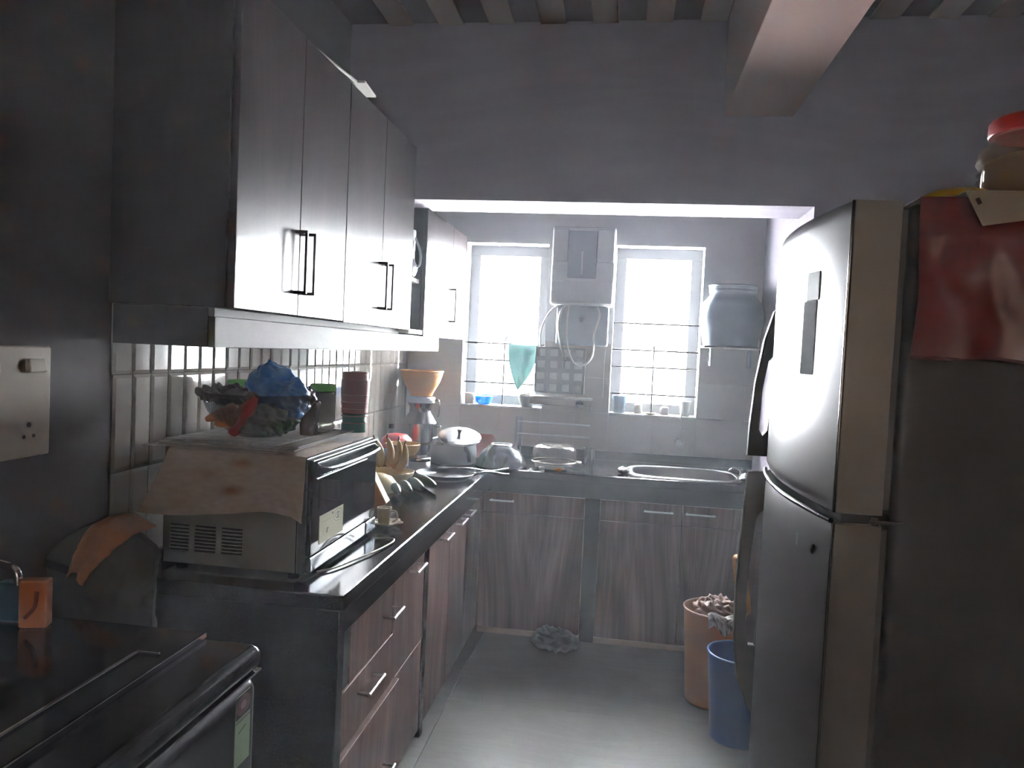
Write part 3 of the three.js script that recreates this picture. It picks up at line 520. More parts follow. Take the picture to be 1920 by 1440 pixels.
one('leafy_greens', 'dark green leaves at the right side inside the glass bowl', 'greens', lump(new THREE.SphereGeometry(1, 48, 36).scale(0.068, 0.042, 0.07), 0.011, 30, 2), leafM, inBowl(0.045, 0.05, 0.02));
one('eggplant', 'small dark eggplant at the bottom of the glass bowl', 'eggplant', tr(smoothLathe([[0, -0.045], [0.02, -0.04], [0.03, -0.01], [0.022, 0.025], [0.012, 0.042], [0, 0.046]], 28, 24), 0, 0, 0, 0, 0, 1.3), darkVeg, inBowl(-0.04, 0.036, 0.0));
// jars behind the bowl
function jarThing(label, pos, r, h, bodyM, lidM, fill) {
  const t = thing('plastic_jar', label, 'jar', pos);
  part('jar_body', lathe([[0, 0], [r * 0.92, 0], [r, 0.006], [r, h * 0.9], [r * 0.93, h], [0, h]], 40), bodyM, t);
  part('lid', lathe([[0, h], [r * 1.04, h], [r * 1.06, h + 0.004], [r * 1.06, h + 0.02], [r, h + 0.024], [0, h + 0.024]], 40), lidM, t, 'bright green lid');
  if (fill) part('contents', lathe([[0, 0.004], [r * 0.9, 0.004], [r * 0.95, 0.01], [r * 0.95, h * fill], [0, h * fill]], 32), mat(0x6f5a4c, 0.9), t);
  return t;
}
const greenLid = mat(0x55b53c, 0.4);
jarThing('frosted white plastic jar with a green lid right of the glass bowl', [-0.905, YP - 0.001, -2.245], 0.036, 0.118, mat(0xd6d9d2, 0.3, { transmission: 0.25, thickness: 0 }), greenLid);
jarThing('clear jar with a green lid half hidden behind the glass bowl', [-1.155, YP - 0.001, -2.22], 0.04, 0.118, mat(0xe8ece8, 0.08, { transmission: 0.8, thickness: 0 }), greenLid, 0.6);
one('glass_tumbler', 'small brown-tinted glass between the bowl and the frosted jar', 'glass', shell([[0.025, 0], [0.028, 0.05], [0.032, 0.095]], 0.002, 32), mat(0xb09a8e, 0.08, { transmission: 0.7, thickness: 0 }), [-0.885, YP + 0.001, -2.1]);
{ // tall pink and green bottle-like container
  const t = thing('plastic_container', 'tall dusty pink plastic container with a green lower part at the back of the microwave', 'container', [-0.838, YP - 0.012, -2.345]);
  const pink = mat(0x8c5156, 0.5), grn = mat(0x2f6a60, 0.5);
  part('upper_body', smoothLathe([[0.0, 0.058], [0.037, 0.058], [0.04, 0.08], [0.0445, 0.14], [0.044, 0.165], [0.0395, 0.168], [0.039, 0.185], [0.0355, 0.191], [0, 0.192]], 40, 60), pink, t);
  part('lower_body', lathe([[0, 0], [0.037, 0], [0.04, 0.003], [0.038, 0.03], [0.037, 0.058], [0, 0.058]], 40), grn, t, 'dark green lower half');
  part('ridge', Array.from({ length: 5 }, (_, k) => new THREE.TorusGeometry(0.0385 + k * 0.0012, 0.0016, 6, 40).rotateX(Math.PI / 2).translate(0, 0.03 + k * 0.022, 0)), mat(0xa07a78, 0.4), t);
}
{ // cable from the oven
  one('power_cord', 'pale electric cord looping over the worktop in front of the microwave', 'cord', tube([[-0.765, 0.866, -1.9], [-0.735, 0.8655, -1.95], [-0.70, 0.8655, -2.08], [-0.675, 0.8655, -2.2], [-0.672, 0.8655, -2.28], [-0.70, 0.866, -2.3], [-0.73, 0.868, -2.27]], 0.0028, 60, 8), mat(0xcfcdc8, 0.5));
}
// ---------- on the left and back worktop ----------
const Y0 = YT + 0.0008;
{ // cardboard carton tilted against the oven
  const t = thing('cardboard_carton', 'small orange-brown carton tilted behind the microwave, its pale edge up', 'carton', [-0.845, Y0, -2.62]);
  const b = mat(0xa8683c, 0.7), e = mat(0xe0c6a4, 0.7);
  const tilt = (g) => tr(g, 0, 0.0455, 0, 0, 0.1, 0.5);
  part('side', tilt(bb(-0.055, 0.038, -0.02, 0.105, -0.03, 0.03, 0.003)), b, t);
  part('edge', tilt(bb(0.0382, 0.041, -0.018, 0.103, -0.028, 0.03, 0.001)), e, t, 'pale cut edge');
}
{ // cup on a lobed saucer
  const t = thing('measuring_cup', 'cream plastic cup on a lobed saucer beside the far end of the microwave', 'cup', [-0.755, Y0, -2.47]);
  part('saucer', lump(sheet(64, 8, (u, v) => { const q = -u * 2 * Math.PI, r = v * (0.05 + 0.006 * Math.cos(q * 6)); return [r * Math.cos(q), 0.004 + 0.012 * v * v, r * Math.sin(q)]; }, 0.003), 0.0004, 40), cream, t);
  part('cup', shell([[0.018, 0.004], [0.021, 0.03], [0.024, 0.062]], 0.002, 32).translate(-0.012, 0, -0.003), cream, t);
  part('handle', tube([[0.008, 0.05, 0], [0.03, 0.052, 0.004], [0.036, 0.03, 0.005], [0.02, 0.016, 0.003]], 0.003, 24, 8), cream, t);
}
// bananas on a plate
one('plate', 'cream plate under the bananas behind the microwave', 'plate', shell([[0.05, 0], [0.085, 0.012], [0.105, 0.032], [0.112, 0.05]], 0.0025, 56), mat(0xcdb98c, 0.35), [-1.0, Y0, -3.27]);
{
  const bm = mat(0xb98f4e, 0.5), tip = mat(0x4a3520, 0.7);
  const g = (() => { const c = new THREE.QuadraticBezierCurve3(V(0, 0, 0), V(0.032, 0.055, 0), V(0, 0.125, 0)), n = 24, m = 12; return clean(grid(m, n, (u, v) => { const p = c.getPoint(v), d = c.getTangent(v), s = V(d.y, -d.x, 0), r = 0.0165 * Math.sin(Math.PI * Math.min(1, 0.16 + v * 0.84) ** 0.8) ** 0.6 + 0.002, q = -u * 2 * Math.PI; return [p.x + s.x * r * Math.cos(q), p.y + s.y * r * Math.cos(q), r * Math.sin(q)]; })); })();
  const tg = merge(lathe([[0, -0.004], [0.005, -0.002], [0.005, 0.004], [0, 0.006]], 10), lathe([[0, 0], [0.004, 0.0], [0.003, 0.02], [0, 0.02]], 10).translate(0, 0.119, 0));
  const proto = thing('banana', 'x', 'banana', [0, 0, 0], 0, 'bananas behind the microwave');
  part('fruit', g, bm, proto); part('stem', tg, tip, proto, 'dark stem and tip');
  const spots = [[-1.06, 0.926, -3.25, 0.2, -0.45, 'leftmost banana of the bunch behind the microwave'], [-1.035, 0.932, -3.24, 0.5, -0.25, 'second banana from the left in the bunch behind the microwave'], [-1.005, 0.934, -3.25, 0.3, -0.05, 'middle banana of the bunch behind the microwave'], [-0.975, 0.928, -3.25, 0.1, 0.12, 'second banana from the right in the bunch behind the microwave'], [-0.95, 0.915, -3.24, -0.2, 0.2, 'rightmost and lowest banana of the bunch behind the microwave']];
  spots.forEach(([x, y, z, ry, rz, l], i) => { const o = i ? copy(proto, l) : proto; o.userData.label = l; o.position.set(x, y, z); o.rotation.set(-0.1, ry, -rz); });
}
one('fruit_bowl', 'upturned yellowish bowl in front of the bananas, right behind the microwave', 'bowl', lathe([[0.088, 0], [0.09, 0.004], [0.084, 0.03], [0.06, 0.058], [0.03, 0.07], [0, 0.072], [0, 0.069], [0.03, 0.067], [0.058, 0.055], [0.081, 0.03], [0.086, 0.002]], 48), mat(0xb8a878, 0.45), [-0.985, Y0, -3.06]);
// green vegetables
{
  const gm = mat(0x4b5f45, 0.4, { clearcoat: 0.3 }), gm2 = mat(0x3a4e3c, 0.35, { clearcoat: 0.4 });
  const g = (L, r, bend) => { const c = new THREE.QuadraticBezierCurve3(V(-L / 2, r, 0), V(0, r + bend, bend * 0.7), V(L / 2, r, 0)), n = 30, m = 14; return lump(grid(m, n, (u, v) => { const p = c.getPoint(v), k = Math.sin(Math.PI * (0.03 + 0.94 * v)) ** 0.45 * (0.8 + 0.2 * v), q = -u * 2 * Math.PI; return [p.x, p.y + r * k * Math.cos(q), p.z + r * k * Math.sin(q)]; }), 0.0008, 50); };
  const st = (L) => rod([-L / 2 - 0.012, 0.02, 0], [-L / 2 + 0.008, 0.018, 0], 0.004, 8, 0.0055);
  [[0.15, 0.02, 0.016, -0.885, -3.01, -1.15, 'nearest green cucumber on the worktop beside the carton'], [0.16, 0.021, 0.018, -0.865, -3.07, -1.05, 'middle green cucumber of the three lying behind the carton'], [0.17, 0.022, 0.02, -0.84, -3.13, -0.95, 'farthest curved green cucumber of the three behind the carton']].forEach(([L, r, b, x, z, q, l]) => { const t = thing('cucumber', l, 'cucumber', [x, Y0, z], q, 'green cucumbers on the worktop'); part('body', g(L, r, b), gm, t); part('stalk', st(L), leafM, t); });
  const t = thing('long_gourd', 'long dark green gourd lying on the worktop left of the frying pan', 'gourd', [-0.83, Y0, -3.23], -0.95); part('body', g(0.27, 0.0235, 0.008), gm2, t); part('stalk', st(0.27), leafM, t);
}
// frying pan
{
  const t = thing('frying_pan', 'flat dark frying pan lying at the inner corner of the worktop', 'pan', [-0.79, Y0, -3.465]);
  part('pan_body', lathe([[0, 0], [0.095, 0], [0.112, 0.008], [0.122, 0.022], [0.124, 0.024], [0.121, 0.025], [0.11, 0.011], [0.094, 0.004], [0, 0.004]], 64), mat(0x3c4046, 0.28, { metalness: 0.6 }), t);
  part('handle', merge(tube([[0.118, 0.02, -0.01], [0.14, 0.028, -0.012], [0.19, 0.034, -0.016], [0.24, 0.03, -0.02]], 0.006, 24, 8), tube([[0.24, 0.03, -0.02], [0.26, 0.03, -0.022], [0.265, 0.03, -0.03]], 0.0045, 10, 8)), mat(0x9fa2a6, 0.25, { metalness: 0.9 }), t);
  t.scale.setScalar(1.1);
  part('rivet', new THREE.SphereGeometry(0.006, 12, 8).translate(0.125, 0.025, -0.01), chrome, t);
}
{
  const t = thing('steel_spatula', 'thin steel spatula lying across the far side of the frying pan', 'spatula', [-0.705, Y0 + 0.028, -3.6], 0.12);
  part('blade', sheet(8, 8, (u, v) => [-0.15 + 0.07 * u, 0.004 * u, (v - 0.5) * 0.05 * (1.2 - 0.4 * u)], 0.0015), steel, t);
  part('handle', tube([[-0.085, 0.003, 0], [0, 0.004, 0], [0.1, -0.004, 0.002], [0.19, 0.012, 0.0]], 0.0032, 24, 8), steel, t);
}
{ // small tin
  const t = thing('steel_tin', 'short round steel tin with a lid left of the cooking pot', 'tin', [-0.965, Y0, -3.66]);
  part('tin_body', lathe([[0, 0], [0.05, 0], [0.053, 0.004], [0.053, 0.05], [0, 0.05]], 48), steelDull, t);
  part('lid', lathe([[0.0535, 0.044], [0.0555, 0.046], [0.0555, 0.058], [0.052, 0.062], [0.02, 0.06], [0, 0.0605], [0, 0.05], [0.053, 0.05]], 48), steel, t);
}
// red bowl and yellow strainer
one('plastic_bowl', 'upturned red plastic bowl behind the bananas', 'bowl', lathe([[0.085, 0], [0.087, 0.003], [0.08, 0.04], [0.055, 0.066], [0.02, 0.072], [0, 0.072], [0, 0.069], [0.02, 0.069], [0.053, 0.063], [0.077, 0.039], [0.082, 0.002]], 48), mat(0xc23730, 0.4), [-1.168, Y0 + 0.066, -3.935]);
one('steel_tin', 'plain steel tin under the red bowl', 'tin', lathe([[0, 0], [0.07, 0], [0.072, 0.004], [0.072, 0.062], [0.07, 0.065], [0, 0.065]], 40), steelDull, [-1.168, Y0, -3.935]);
{
  const t = thing('strainer', 'yellow ribbed plastic strainer with a straight handle left of the cooking pot', 'strainer', [-1.075, Y0 + 0.035, -3.74]);
  const ym = mat(0xc39a5e, 0.45), R = 0.085;
  part('strainer_bowl', sheet(96, 16, (u, v) => { const q = -u * 2 * Math.PI, r = R * Math.sin(v * Math.PI / 2) * (1 + 0.012 * Math.cos(q * 40) * v); return [r * Math.cos(q), 0.075 - 0.075 * Math.cos(v * Math.PI / 2), r * Math.sin(q)]; }, 0.0025), ym, t);
  part('rim', new THREE.TorusGeometry(R + 0.002, 0.004, 8, 56).rotateX(Math.PI / 2).translate(0, 0.075, 0), ym, t);
  part('handle', tube([[R, 0.075, 0], [R + 0.05, 0.083, -0.004], [R + 0.12, 0.088, -0.008]], 0.0055, 20, 8), steel, t, 'steel handle');
}
one('steel_bowl', 'small dull steel bowl standing under the yellow strainer', 'bowl', shell([[0.03, 0], [0.042, 0.015], [0.05, 0.034]], 0.002, 40), steelDull, [-1.075, Y0, -3.74]);
// steel can with an orange bowl on top
{
  const c = [-1.118, Y0, -4.21];
  const t = thing('steel_can', 'tall steel water can with a cone shoulder and side handles in the corner', 'can', c);
  part('can_body', lathe([[0, 0], [0.096, 0], [0.1, 0.005], [0.1, 0.17], [0.103, 0.174], [0.1, 0.178], [0.062, 0.232], [0.06, 0.262], [0.075, 0.29], [0.077, 0.293], [0.074, 0.293], [0, 0.285]], 56), steel, t);
  part('lid', lathe([[0.0785, 0.288], [0.08, 0.29], [0.08, 0.318], [0.077, 0.322], [0, 0.324], [0, 0.294], [0.078, 0.294]], 56), steelDull, t);
  part('handle', tube([[0.08, 0.305, 0], [0.1, 0.306, 0], [0.108, 0.29, 0], [0.107, 0.23, 0], [0.1, 0.21, 0]].map(([x, y, z]) => [x, y, z]), 0.0035, 28, 8), steel, t);
  part('handle', tube([[0.1, 0.16, 0.01], [0.122, 0.158, 0.012], [0.126, 0.13, 0.012], [0.122, 0.08, 0.012], [0.1, 0.07, 0.01]], 0.005, 28, 8), steel, t);
  const o = thing('orange_bowl', 'orange plastic bowl set on top of the steel water can', 'bowl', [c[0], c[1] + 0.3255, c[2]]);
  const om = mat(0xe09a4a, 0.45);
  part('bowl_body', shell([[0.06, 0], [0.075, 0.03], [0.1, 0.075], [0.115, 0.115], [0.12, 0.14]], 0.003, 56), om, o);
  part('rim', new THREE.TorusGeometry(0.1195, 0.0045, 8, 56).rotateX(Math.PI / 2).translate(0, 0.14, 0), om, o);
}
{ // dark bottle in the corner
  const t = thing('sauce_bottle', 'small dark bottle with a pale band in the corner left of the steel can', 'bottle', [-1.235, Y0, -4.05]);
  part('bottle_body', smoothLathe([[0, 0], [0.026, 0.001], [0.028, 0.02], [0.028, 0.1], [0.012, 0.135], [0.011, 0.15], [0, 0.15]], 28, 40), mat(0x55555c, 0.3), t);
  part('cap', lathe([[0, 0.15], [0.0135, 0.15], [0.0135, 0.172], [0, 0.173]], 24), black, t); part('label', lathe([[0.0285, 0.03], [0.029, 0.031], [0.029, 0.08], [0.0285, 0.081]], 28), mat(0x8d9196, 0.6), t);
}
// cooking pot with a tilted lid
{
  const c = [-0.865, Y0, -3.96];
  const t = thing('cooking_pot', 'grey aluminium cooking pot with a long handle under the tilted lid', 'pot', c);
  part('pot_body', lathe([[0, 0], [0.11, 0], [0.12, 0.01], [0.125, 0.05], [0.118, 0.1], [0.108, 0.118], [0.112, 0.124], [0.108, 0.125], [0.103, 0.118], [0.112, 0.1], [0.119, 0.05], [0.113, 0.012], [0, 0.006]], 56), mat(0x8c9095, 0.38, { metalness: 0.85 }), t);
  part('handle', tr(extrude([[0, 0], [0.02, 0.002], [0.05, -0.03], [0.06, -0.075], [0.05, -0.08], [0.036, -0.035], [0.0, -0.015]], 0.018, 0.004), 0.075, 0.1, 0.07, 0, -0.7, 0), mat(0x3a3f45, 0.3, { clearcoat: 0.5 }), t, 'dark curved handle');
  const l = thing('pot_lid', 'shiny steel lid with a black knob lying tilted on the cooking pot', 'lid', [c[0] + 0.035, c[1] + 0.142, c[2] + 0.025]);
  const q = (g) => tr(g, 0, 0, 0, 0.33, 0, -0.1);
  part('lid_plate', q(lathe([[0, 0.006], [0.05, 0.0055], [0.1, 0.001], [0.112, -0.004], [0.115, -0.003], [0.113, 0.001], [0.101, 0.006], [0.05, 0.0105], [0, 0.011]], 56)), mat(0xd8dadc, 0.22, { metalness: 0.9 }), l);
  part('knob', q(extrude([[-0.008, 0], [0.008, 0], [0.007, 0.008], [0.015, 0.032], [-0.015, 0.032], [-0.007, 0.008]], 0.018, 0.003).translate(0, 0.01, -0.009)), mat(0x2a2c30, 0.4), l);
}
one('cutting_board', 'dull red plastic board leaning on the wall behind the cooking pot', 'board', tr(extrude([[-0.07, 0], [0.07, 0], [0.068, 0.12], [0.055, 0.135], [-0.055, 0.135], [-0.07, 0.12]], 0.008, 0.002), 0, 0.003, 0, -0.25, 0, 0), mat(0x9c3d38, 0.45), [-0.75, Y0, -4.16]);
// upturned steel bowl, glass pot and small ware by the stove
one('steel_bowl', 'large upturned steel bowl with a flat foot on the back worktop', 'bowl', lathe([[0.132, 0], [0.136, 0.002], [0.134, 0.006], [0.122, 0.04], [0.098, 0.08], [0.066, 0.106], [0.058, 0.109], [0.056, 0.116], [0.053, 0.116], [0.05, 0.108], [0, 0.108], [0, 0.105], [0.064, 0.103], [0.095, 0.078], [0.119, 0.04], [0.13, 0.006]], 64), mat(0x9fa4aa, 0.22, { metalness: 0.95 }), [-0.605, Y0, -3.95]);
{
  const t = thing('glass_casserole', 'upturned clear glass casserole right of the upturned steel bowl', 'casserole', [-0.335, Y0 + 0.0, -4.03]);
  part('casserole_body', lathe([[0.112, 0.03], [0.116, 0.03], [0.119, 0.036], [0.119, 0.07], [0.108, 0.105], [0.084, 0.122], [0, 0.124], [0, 0.119], [0.083, 0.117], [0.104, 0.102], [0.114, 0.07], [0.114, 0.037]], 56), mat(0xe6e4e0, 0.04, { transmission: 0.9, thickness: 0, ior: 1.5 }), t);
  part('rim', new THREE.TorusGeometry(0.117, 0.005, 10, 56).rotateX(Math.PI / 2).translate(0, 0.032, 0), mat(0xdcd6cc, 0.1, { metalness: 0.6 }), t);
  part('handle', [1, -1].map((s) => tr(new THREE.TorusGeometry(0.022, 0.005, 8, 24, Math.PI), s * 0.118, 0.034, 0, Math.PI / 2, 0, s > 0 ? -Math.PI / 2 : Math.PI / 2))[0], mat(0xe6e4e0, 0.06, { metalness: 0.4 }), t);
  part('ring_stand', lathe([[0.09, 0], [0.1, 0], [0.104, 0.026], [0.1, 0.027], [0.094, 0.004]], 48), steelDull, t);
}
{
  const t = thing('kitchen_knife', 'kitchen knife with a pale handle on the edge of the back worktop', 'knife', [-0.4, Y0 + 0.006, -3.92], 0.9);
  part('blade', extrude([[-0.1, -0.012], [0.0, -0.012], [0.0, 0.01], [-0.06, 0.008]], 0.002, 0.0004).rotateX(-1.2), steel, t); part('handle', new RoundedBoxGeometry(0.1, 0.014, 0.02, 3, 0.006).translate(0.05, 0.002, 0), white, t);
}
one('glass_dish', 'shallow clear dish on the edge of the back worktop by the sink', 'dish', shell([[0.045, 0], [0.055, 0.01], [0.06, 0.028]], 0.002, 40), mat(0xe4e6e8, 0.04, { transmission: 0.85, thickness: 0 }), [-0.215, Y0, -3.94]);
one('steel_tumbler', 'plain steel tumbler standing at the left end of the granite strip', 'tumbler', shell([[0.024, 0], [0.027, 0.05], [0.031, 0.1]], 0.0015, 32), steel, [-0.16, Y0, -4.12]);
one('orange_peel', 'bit of orange peel at the edge of the back worktop', 'peel', lump(new THREE.SphereGeometry(1, 20, 14).scale(0.022, 0.008, 0.014), 0.002, 60), mat(0xc9803c, 0.6), [-0.30, Y0 + 0.009, -3.9]);
{ // tap at the right of the sink
  const t = thing('sink_tap', 'small chrome tap at the right end of the sink', 'tap', [0.635, Y0, -4.12]);
  t.scale.setScalar(0.6);
  part('base', lathe([[0, 0], [0.026, 0], [0.027, 0.006], [0.018, 0.014], [0.014, 0.06], [0, 0.062]], 28), chrome, t);
  part('spout', tube([[0, 0.05, 0], [-0.03, 0.075, 0.01], [-0.07, 0.078, 0.02], [-0.1, 0.06, 0.03], [-0.105, 0.045, 0.031]], 0.009, 30, 10), chrome, t);
  part('lever', merge(rod([0, 0.06, 0], [0, 0.08, 0], 0.008, 12), rod([-0.025, 0.08, 0], [0.025, 0.08, 0], 0.005, 10)), chrome, t);
}
one('dish_cloth', 'wet crumpled grey cloth at the right end of the sink', 'cloth', lump(new THREE.SphereGeometry(1, 48, 32).scale(0.055, 0.018, 0.055), 0.01, 40, 11), mat(0x6c757c, 0.3, { clearcoat: 0.6 }), [0.66, Y0 + 0.022, -3.945]);
one('scouring_pad', 'shiny steel wool pad at the left end of the sink', 'pad', lump(new THREE.SphereGeometry(1, 40, 28).scale(0.03, 0.014, 0.024), 0.006, 90, 5), steel, [0.03, Y0 + 0.017, -3.97]);
// ---------- on and around the window wall ----------
const YS1 = W1[2] + 0.0048, YS2 = W2[2] + 0.0048, ZS = ZW - 0.045;
one('plastic_bowl', 'bright cyan plastic bowl on the sill of the left window', 'bowl', shell([[0.03, 0], [0.042, 0.012], [0.052, 0.05]], 0.0025, 40), mat(0x18b4ec, 0.35, { transmission: 0.4, thickness: 0 }), [-0.807, YS1, ZW - 0.03]);
one('plastic_tub', 'pale tub at the left end of the left window sill', 'tub', shell([[0.026, 0], [0.03, 0.03], [0.032, 0.062]], 0.002, 32), mat(0xcdbfae, 0.5), [-0.895, YS1, ZS]);
{
  const t = thing('sill_bowl', 'grey bowl heaped with scraps at the right end of the left window sill', 'bowl', [-0.555, YS1, ZW - 0.03]);
  part('bowl_body', shell([[0.028, 0], [0.04, 0.03], [0.05, 0.062]], 0.0025, 40), mat(0x9fa2a2, 0.4), t);
  part('contents', lump(new THREE.SphereGeometry(1, 30, 20).scale(0.042, 0.022, 0.042), 0.006, 40, 3).translate(0, 0.06, 0), mat(0x6a6660, 0.8), t);
}
{ // teal cloth hanging on the grille of the left window
  const t = thing('dish_towel', 'teal cloth hanging in a point from the grille of the left window', 'towel', [-0.585, 1.495, ZW - 0.03]);
  const m = mat(0x86b0ab, 0.9, { transmission: 0.2, thickness: 0, side: THREE.DoubleSide });
  wp('cloth', sheet(30, 36, (u, v) => { const w = v < 0.05 ? 1 : 1 - ((v - 0.05) / 0.95) ** 2.0 * 0.97, c = -0.585 - 0.022 * v * v, x = c + (u - 0.5) * 0.175 * w; return [x, 1.497 - 0.262 * v, ZW - 0.022 + 0.007 * Math.sin(u * 11) * (0.3 + 0.7 * (1 - v)) + 0.004 * n2(u * 3, v * 3)]; }, 0.0018), m, t);
  wp('cloth_fold', sheet(30, 6, (u, v) => [-0.585 + (u - 0.5) * 0.172, 1.497 + 0.012 * Math.sin(v * Math.PI), ZW - 0.024 - 0.034 * v + 0.003 * Math.sin(u * 11)], 0.0018), m, t);
}
{
  const t = thing('hanging_sponge', 'round grey scrubber hooked above the teal cloth in the left window', 'scrubber', [-0.675, 1.53, ZW - 0.035]);
  part('pad', lump(new THREE.SphereGeometry(0.022, 28, 20), 0.003, 70), mat(0xa8aaaa, 0.8, { transmission: 0.3, thickness: 0 }), t); part('hook', tube([[0, 0.02, 0], [-0.01, 0.035, -0.005], [-0.022, 0.03, -0.012], [-0.025, 0.01, -0.014]], 0.002, 16, 6), steel, t);
}
one('cord', 'thin cord slanting across the lower part of the left window', 'cord', tube([[-0.70, 1.51, ZW - 0.045], [-0.76, 1.43, ZW - 0.042], [-0.80, 1.39, ZW - 0.04], [-0.86, 1.30, ZW - 0.045]], 0.0022, 30, 6), mat(0x8a8680, 0.7));
// right sill
one('glass_tumbler', 'grey-blue glass at the left end of the right window sill', 'glass', shell([[0.032, 0], [0.037, 0.05], [0.043, 0.098]], 0.002, 36), mat(0x8fa3ac, 0.12, { transmission: 0.55, thickness: 0 }), [-0.012, YS2, ZS + 0.012]);
one('spice_jar', 'small ribbed glass jar on the right window sill beside the grey-blue glass', 'jar', lathe([[0, 0], [0.021, 0], [0.023, 0.004], [0.023, 0.036], [0.019, 0.041], [0.021, 0.043], [0.021, 0.052], [0, 0.053]], 28), mat(0xc0bdb6, 0.2), [0.096, YS2, ZS]);
one('spice_jar', 'small dark jar on the right window sill right of the vertical bar', 'jar', smoothLathe([[0, 0], [0.022, 0.001], [0.025, 0.018], [0.022, 0.04], [0.014, 0.046], [0, 0.047]], 28, 30), mat(0x77726c, 0.5), [0.246, YS2, ZS]);
one('plastic_cup', 'pale plastic cup at the right end of the right window sill', 'cup', shell([[0.024, 0], [0.028, 0.04], [0.033, 0.085]], 0.002, 32), mat(0xd0d2d0, 0.4, { transmission: 0.3, thickness: 0 }), [0.36, YS2, ZS + 0.01]);
one('wire_loop', 'dark bent wire standing in the right window like an arc', 'wire', tube([[0.03, YS2 + 0.055, ZS - 0.012], [0.06, YS2 + 0.056, ZS - 0.012], [0.1, YS2 + 0.075, ZS - 0.012], [0.128, YS2 + 0.115, ZS - 0.012], [0.135, YS2 + 0.18, ZS - 0.012]], 0.0032, 30, 8), ironM);
one('small_plate', 'thin tan dish lying on the right window sill below the vertical bar', 'dish', shell([[0.02, 0], [0.03, 0.004], [0.036, 0.01]], 0.0015, 32), mat(0xa99a80, 0.5), [0.165, YS2, ZS + 0.02]);
{ // ladle hanging from the sill
  const t = thing('steel_ladle', 'steel ladle hanging below the right window, its round bowl down', 'ladle', [0.335, 1.06, ZW + 0.03]);
  wp('handle', merge(rod([0.338, 1.0, ZW + 0.022], [0.338, 1.14, ZW + 0.022], 0.004, 8), tube([[0.338, 1.14, ZW + 0.022], [0.338, 1.15, ZW + 0.018], [0.338, 1.147, ZW + 0.008], [0.338, 1.138, ZW + 0.005]], 0.0035, 12, 8)), white, t);
  wp('bowl', tr(shell([[0.005, 0], [0.02, 0.006], [0.03, 0.022]], 0.002, 32), 0.334, 0.985, ZW + 0.014, Math.PI / 2 - 0.15, 0, 0), mat(0xd8d8d4, 0.35, { metalness: 0.3 }), t);
}
// water purifier between the windows
{
  const t = thing('water_purifier', 'white wall-hung water purifier between the two windows', 'purifier', [-0.25, 1.73, ZW]);
  const z0 = ZW + 0.0105, w1 = mat(0xeef2f4, 0.35), w2 = mat(0xc4d0d6, 0.3);
  wp('housing', bb(-0.424, -0.076, 1.733, 2.165, z0, z0 + 0.15, 0.012, 3), w1, t);
  for (const [a, b] of [[-0.418, -0.335], [-0.175, -0.082]]) wp('front_panel', bb(a, b, 1.97, 2.15, z0 + 0.14, z0 + 0.168, 0.006, 2), w1, t);
  wp('tank_window', bb(-0.334, -0.176, 1.88, 2.14, z0 + 0.14, z0 + 0.156, 0.004, 2), w2, t, 'greyish middle panel');
  wp('middle_strip', bb(-0.262, -0.248, 1.90, 2.03, z0 + 0.156, z0 + 0.164, 0.003), w1, t);
  wp('lower_panel', bb(-0.42, -0.08, 1.74, 1.865, z0 + 0.14, z0 + 0.164, 0.008, 2), w1, t);
  wp('filter_block', bb(-0.385, -0.095, 1.51, 1.731, z0, z0 + 0.11, 0.012, 3), w2, t);
  wp('knob', lathe([[0, 0], [0.014, 0], [0.012, 0.012], [0, 0.014]], 24).rotateX(Math.PI / 2).translate(-0.245, 1.655, z0 + 0.11), w1, t);
  const tb = mat(0xeeeeec, 0.4), zt = z0 + 0.125;
  wp('hose', tube([[-0.335, 1.735, zt - 0.005], [-0.362, 1.69, zt], [-0.37, 1.60, zt], [-0.35, 1.50, zt], [-0.33, 1.43, zt - 0.06], [-0.335, 1.38, zt - 0.1]], 0.006, 50, 8), tb, t);
  wp('hose', tube([[-0.318, 1.735, zt], [-0.325, 1.60, zt + 0.004], [-0.31, 1.48, zt], [-0.27, 1.405, zt], [-0.215, 1.405, zt], [-0.175, 1.46, zt], [-0.17, 1.58, zt], [-0.145, 1.68, zt], [-0.165, 1.735, zt - 0.002]], 0.006, 70, 8), tb, t);
  wp('hose', tube([[-0.38, 1.735, zt - 0.03], [-0.43, 1.69, zt - 0.05], [-0.475, 1.60, zt - 0.08], [-0.48, 1.50, zt - 0.11], [-0.478, 1.44, zt - 0.118]], 0.0045, 50, 8), tb, t);
  wp('cable', tube([[-0.10, 1.74, z0 + 0.02], [-0.105, 1.6, z0 + 0.012], [-0.11, 1.4, z0 + 0.008], [-0.11, 1.22, z0 + 0.006]], 0.004, 40, 8), mat(0xd8d8d6, 0.5), t);
}
